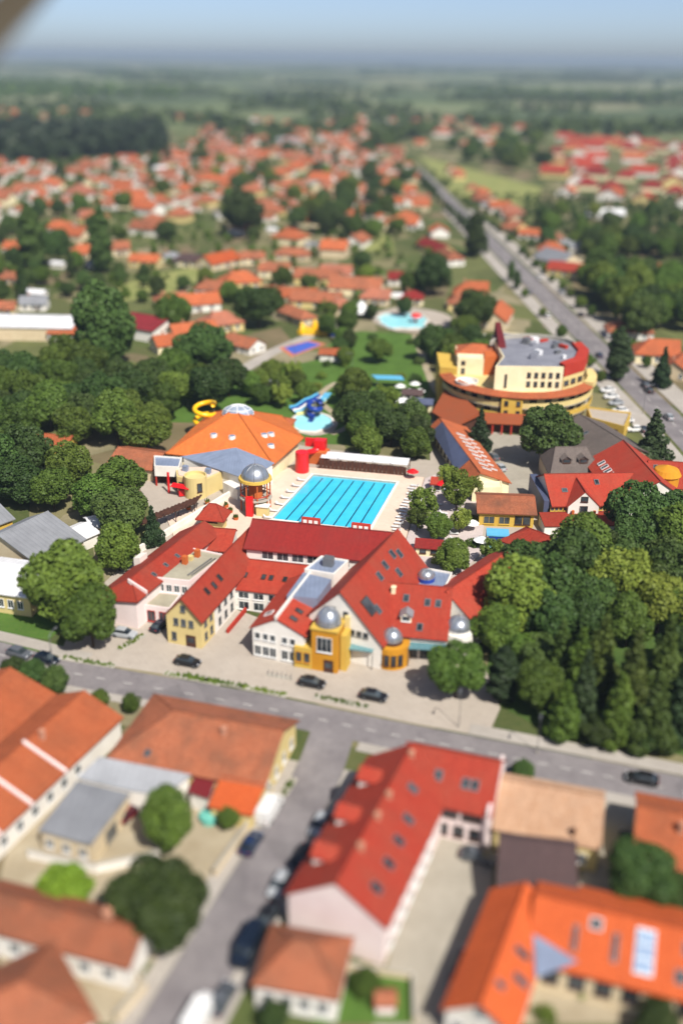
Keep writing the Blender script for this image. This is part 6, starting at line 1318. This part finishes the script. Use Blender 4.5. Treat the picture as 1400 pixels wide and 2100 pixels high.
for px, py, ang, col, lab, van in [
 (385, 1356, -17, 'black', 'black car crossing the plaza before the yellow gable', False), (640, 1399, -17, 'black', 'black car parked before the golden entrance tower', False), (766, 1426, -17, 'black', 'black car parked by the plaza planting bed', False),
 (1316, 1596, 163, 'black', 'black car driving on the front road past the park', False), (40, 1338, -24, 'grey', 'grey car on the front road beside grass verge', False), (96, 1350, -24, 'navy', 'navy car on the front road by the lamp post', False),
 (553, 1662, 70, 'white', 'white van parked on the side street verge', True), (515, 1728, 70, 'dark blue', 'dark blue car parked behind the white van', False),
 (655, 1690, 250, 'silver', 'silver car parked under the upper dormer of the red building', False), (618, 1758, 250, 'black', 'black car parked under the middle dormer of the red building', False), (574, 1812, 250, 'silver', 'silver car parked beside the pinkish gable corner', False),
 (546, 1885, 250, 'black', 'black car parked between silver car and navy van', False), (508, 1945, 250, 'navy', 'large navy van parked before the hipped house', True), (410, 2085, 70, 'white', 'white van at the foot of the side street', True), (455, 2048, 70, 'grey', 'grey car behind the white van at the street foot', False),
 (265, 1664, 60, 'dark red', 'dark red car in the sandy courtyard by the garages', False), (948, 1980, 68, 'black', 'black car at the edge of the concrete yard by the orange villa', False), (1283, 1728, 75, 'black', 'black car on the driveway beside terracotta house', False), (980, 1755, -20, 'grey', 'grey car in the concrete yard below the red wing', False),
 (330, 1282, 60, 'navy', 'navy car beside the yellow gabled wing', False), (255, 1298, -15, 'silver', 'silver car in the shaded parking bay', False),
 (1010, 936, 110, 'grey', 'grey car in the hotel car park, farther from the orange eaves', False), (1024, 958, 110, 'silver', 'silver car in the hotel car park, at the orange eaves', False), (1318, 880, 95, 'navy', 'navy car on the avenue near the spruce', False), (1228, 728, 95, 'dark blue', 'dark blue car on the avenue behind the hotel rim', False)]:
    x, y = W(px, py, .7); car(x, y, ang, col, lab, van)
for i, (px, py, col) in enumerate([(1225, 775, 'dark blue'), (1245, 800, 'white'), (1252, 813, 'white'), (1262, 826, 'silver'), (1270, 842, 'white'), (1282, 862, 'white'), (1300, 880, 'white')]):
    x, y = W(px, py, .7); car(x, y, 190, col, f'{col} car in the row parked between hotel and avenue', False, 'cars parked by the hotel', .2)
for i, (px, py, col) in enumerate([(1150, 600, 'silver'), (1190, 645, 'black'), (1330, 800, 'black'), (1322, 790, 'grey'), (1285, 742, 'black'), (1122, 648, 'white'), (1085, 600, 'grey'), (1105, 570, 'white'), (1370, 855, 'silver'), (1250, 690, 'white')]):
    x, y = W(px, py, .7); car(x, y, 95, col, f'{col} car standing along the avenue kerb', False, 'cars along the avenue', .16)

# ---------------------------------------------------------------- loungers, parasols, lamps, people-scale clutter
LG = MB(); LG.box((0, 0, .36), (1.9, .65, .08)); LGm = LG.mesh('mattress', SLW)
LB = MB(); LB.hexa([(.5, -.32, .4), (.56, -.32, .4), (.56, .32, .4), (.5, .32, .4)], [(.95, -.32, .9), (1.0, -.32, .86), (1.0, .32, .86), (.95, .32, .9)]); LBm = LB.mesh('backrest', SLW)
LF = MB().box((0, 0, .16), (.06, .06, .32)).mesh('leg', STEEL)
def lounger(x, y, z, ang):
    t = thing('sun_lounger', (0, 0, 0), 'white sun lounger on the paving beside the pool', 'sun lounger', 'loungers beside the pool')
    for n_, me, loc in [('mattress', LGm, (0, 0, 0)), ('backrest', LBm, (0, 0, 0))]+[('leg', LF, (sx*.8, sy*.26, 0)) for sx in (-1, 1) for sy in (-1, 1)]:
        o = bpy.data.objects.new(n_, me); C.objects.link(o); o.parent = t; o.location = loc
    t.location = (x, y, z); t.rotation_euler = (0, 0, R(ang))
for k in range(16):
    p = lerp((16.5, 214), (11.2, 190), k/15); lounger(p[0]+rnd.uniform(0, .8), p[1], .55, -14+rnd.uniform(-8, 8))
for k in range(12):
    p = lerp((22, 212), (22, 184), k/11); lounger(p[0]+rnd.uniform(-2.2, 2.2), p[1], .33, 160+rnd.uniform(-20, 20))
for k in range(8):
    p = lerp((-9.5, 216.5), (-17, 192), k/7); lounger(p[0], p[1], .55, 165+rnd.uniform(-8, 8))
def parasol(x, y, z, m_, lab, grp, r=1.5):
    t = thing('parasol', (x, y, z), lab, 'parasol', grp); MB().cyl((x, y), .04, .04, z, z+2.5, 6).build('pole', STEEL, t); MB().lathe((x, y), [(r, z+1.9), (r*.5, z+2.4), (.03, z+2.75)], 8).build('canopy', m_, t); MB().cyl((x, y), .35, .3, z, z+.1, 10).build('base', CONC, t)
for p in ((24, 208), (20.5, 190), (17.5, 202)): parasol(*p, .32 if p[0] > 19.9 else .32, CANVAS, 'white parasol among the pool loungers', 'white parasols by the pool')
for p in (W(905, 1010), W(845, 985)): parasol(p[0], p[1], .1 if p[0] > 24 else .32, SIGNR, 'red parasol at the pool snack corner', 'red parasols by the pool')
for p in (W(985, 1125), W(965, 1090)): parasol(p[0], p[1], .07, CANVAS, 'white parasol beside the paddling pool', 'white parasols by the paddling pool', 1.7)
for px, py in ((820, 805), (850, 800), (838, 815), (860, 815)):
    p = W(px, py); parasol(p[0], p[1], .05, CANVAS, 'white parasol behind the central clump', 'white parasols behind the clump', 1.7)
def lamp(x, y, h, ang, lab, grp=None):
    t = thing('street_lamp', (x, y, 0), lab, 'street lamp', grp); e = Vector((math.cos(R(ang)), math.sin(R(ang))))
    MB().tube([(x, y, 0), (x, y, h), (x+e.x*.4, y+e.y*.4, h+.5), (x+e.x*1.6, y+e.y*1.6, h+.7)], [.09, .07, .06, .05], 8).build('pole', STEEL, t)
    MB().box((x+e.x*1.8, y+e.y*1.8, h+.68), (.7, .26, .14), R(ang)).build('lamp_head', STEEL, t); MB().cyl((x, y), .16, .14, 0, .5, 8).build('base', CONC, t)
c_ = W(112, 1388); lamp(c_[0], c_[1], 7.5, 70, 'tall steel street lamp beside the clipped street trees')
for px, py, lab in ((1100, 1545, 'street lamp on the park pavement'), (940, 1492, 'street lamp at the plaza end of the park pavement')): c_ = W(px, py); lamp(c_[0], c_[1], 7, -105, lab)
for y0 in range(270, 700, 38): lamp(ave_x(y0)-6, y0, 8, 0, 'tall street lamp along the straight avenue', 'lamps along the avenue')
for i, p in enumerate((W(385, 835), W(722, 765), W(605, 745))): lamp(p[0], p[1], 6, 200, ['lamp post behind the glazed lantern by the lawn', 'lamp post beside the bending path', 'lamp post below the sports court'][i])
hd = thing('hedge', W(570, 805), 'dark clipped hedge below the white benches on the lawn', 'hedge')
a_, b_ = W(495, 797), W(640, 812); V = []
V = leaves([((lerp(a_, b_, t/16)[0]-ORG[hd].x, lerp(a_, b_, t/16)[1]-ORG[hd].y, .8), 1.1) for t in range(17)], 2600, .4, 9)
o = bpy.data.objects.new('foliage', leafmesh('foliage', V, L_DARK)); C.objects.link(o); o.parent = hd
for i, (px, py) in enumerate(((540, 790), (575, 785), (600, 790), (560, 775), (615, 780))):
    c_ = W(px, py, .6); t = thing('picnic_table', (c_[0], c_[1]), 'white picnic table set on the lawn above the clipped hedge', 'picnic table', 'picnic tables on the lawn')
    MB().box((c_[0], c_[1], .78), (2.6, 1.0, .1), R(-10)).build('table_top', SLW, t)
    for sg in (-1, 1): MB().box((c_[0]+sg*.15, c_[1]+sg*.85, .46), (2.6, .35, .08), R(-10)).build('bench', SLW, t); MB().box((c_[0]+sg*.9, c_[1]-sg*.15, .4), (.12, 1.5, .7), R(-10)).build('leg', SLW, t)
bk = thing('bicycle_rack', W(575, 1388), 'steel bicycle rack on the plaza left of the golden tower', 'bicycle rack'); c_ = W(575, 1388)
for k in range(6):
    x, y = c_[0]-2+k*.75, c_[1]+.55-k*.22; MB().tube([(x, y-.4, 0), (x, y-.4, .8), (x, y+.4, .8), (x, y+.4, 0)], .035, 6).build('hoop', STEEL, bk)
ribbon([(c_[0]-2.2, c_[1]+.6), (c_[0]+2, c_[1]-.65)], .9, .075, 0, .06).build('base', CONC, bk)

# ---------------------------------------------------------------- dark wing panel of a neighbouring aircraft, high at the left
def sight(px, py, dist):
    d = _f + _r*((px-700)/FPX) - _u*((py-1050)/FPX); return Vector((0, 0, CAM_H)) + d*dist
OLIVE = plain('olive_grey_skin', rgb(92, 80, 58, .4), rgb(84, 74, 54, .4), .6, rough=.6, grime_caustics=.1)
e0, e1 = sight(140, -52, 60), sight(-60, 178, 56); ax = (e1-e0).normalized(); inn = (sight(0, 0, 58)-sight(48, 55, 58)).normalized(); nrm = ax.cross(inn).normalized()
aw_ = thing('aircraft_wing', tuple(e1), 'dark olive aircraft wing edge jutting in above the horizon', 'aircraft wing')
def af(p, ch_, th_): return [p+inn*(ch_*c)+nrm*(th_*t) for c, t in ((0, 0), (.04, .3), (.18, .5), (.5, .42), (1, .05), (1, -.05), (.5, -.3), (.18, -.36), (.04, -.22))]
loft([[tuple(v) for v in af(e0-ax*.8, 2.6, .6)], [tuple(v) for v in af(e0, 2.5, .58)], [tuple(v) for v in af(e1, 2.8, .56)], [tuple(v) for v in af(e1+ax*2.2, 2.3, .4)], [tuple(v) for v in af(e1+ax*2.8+inn*.4, 1.4, .2)]]).build('skin', OLIVE, aw_)
MB().tube([tuple(e0-ax*.8), tuple(e1+ax*2.2)], .07, 8).build('edge_strip', STEEL, aw_)

# ---------------------------------------------------------------- the air
hz = MB().prism([(-41000, -3100), (41000, -3100), (41000, 33100), (-41000, 33100)], -1, 102).build('haze', bpy.data.materials.new('haze_air'))
hm = hz.data.materials[0]; hm.use_nodes = True; nt = hm.node_tree; nt.nodes.clear(); pv = nt.nodes.new('ShaderNodeVolumePrincipled'); mo = nt.nodes.new('ShaderNodeOutputMaterial')
pv.inputs['Density'].default_value = HAZE_D; pv.inputs['Color'].default_value = (.44, .55, .68, 1); nt.links.new(pv.outputs[0], mo.inputs['Volume']); hz['kind'] = 'stuff'
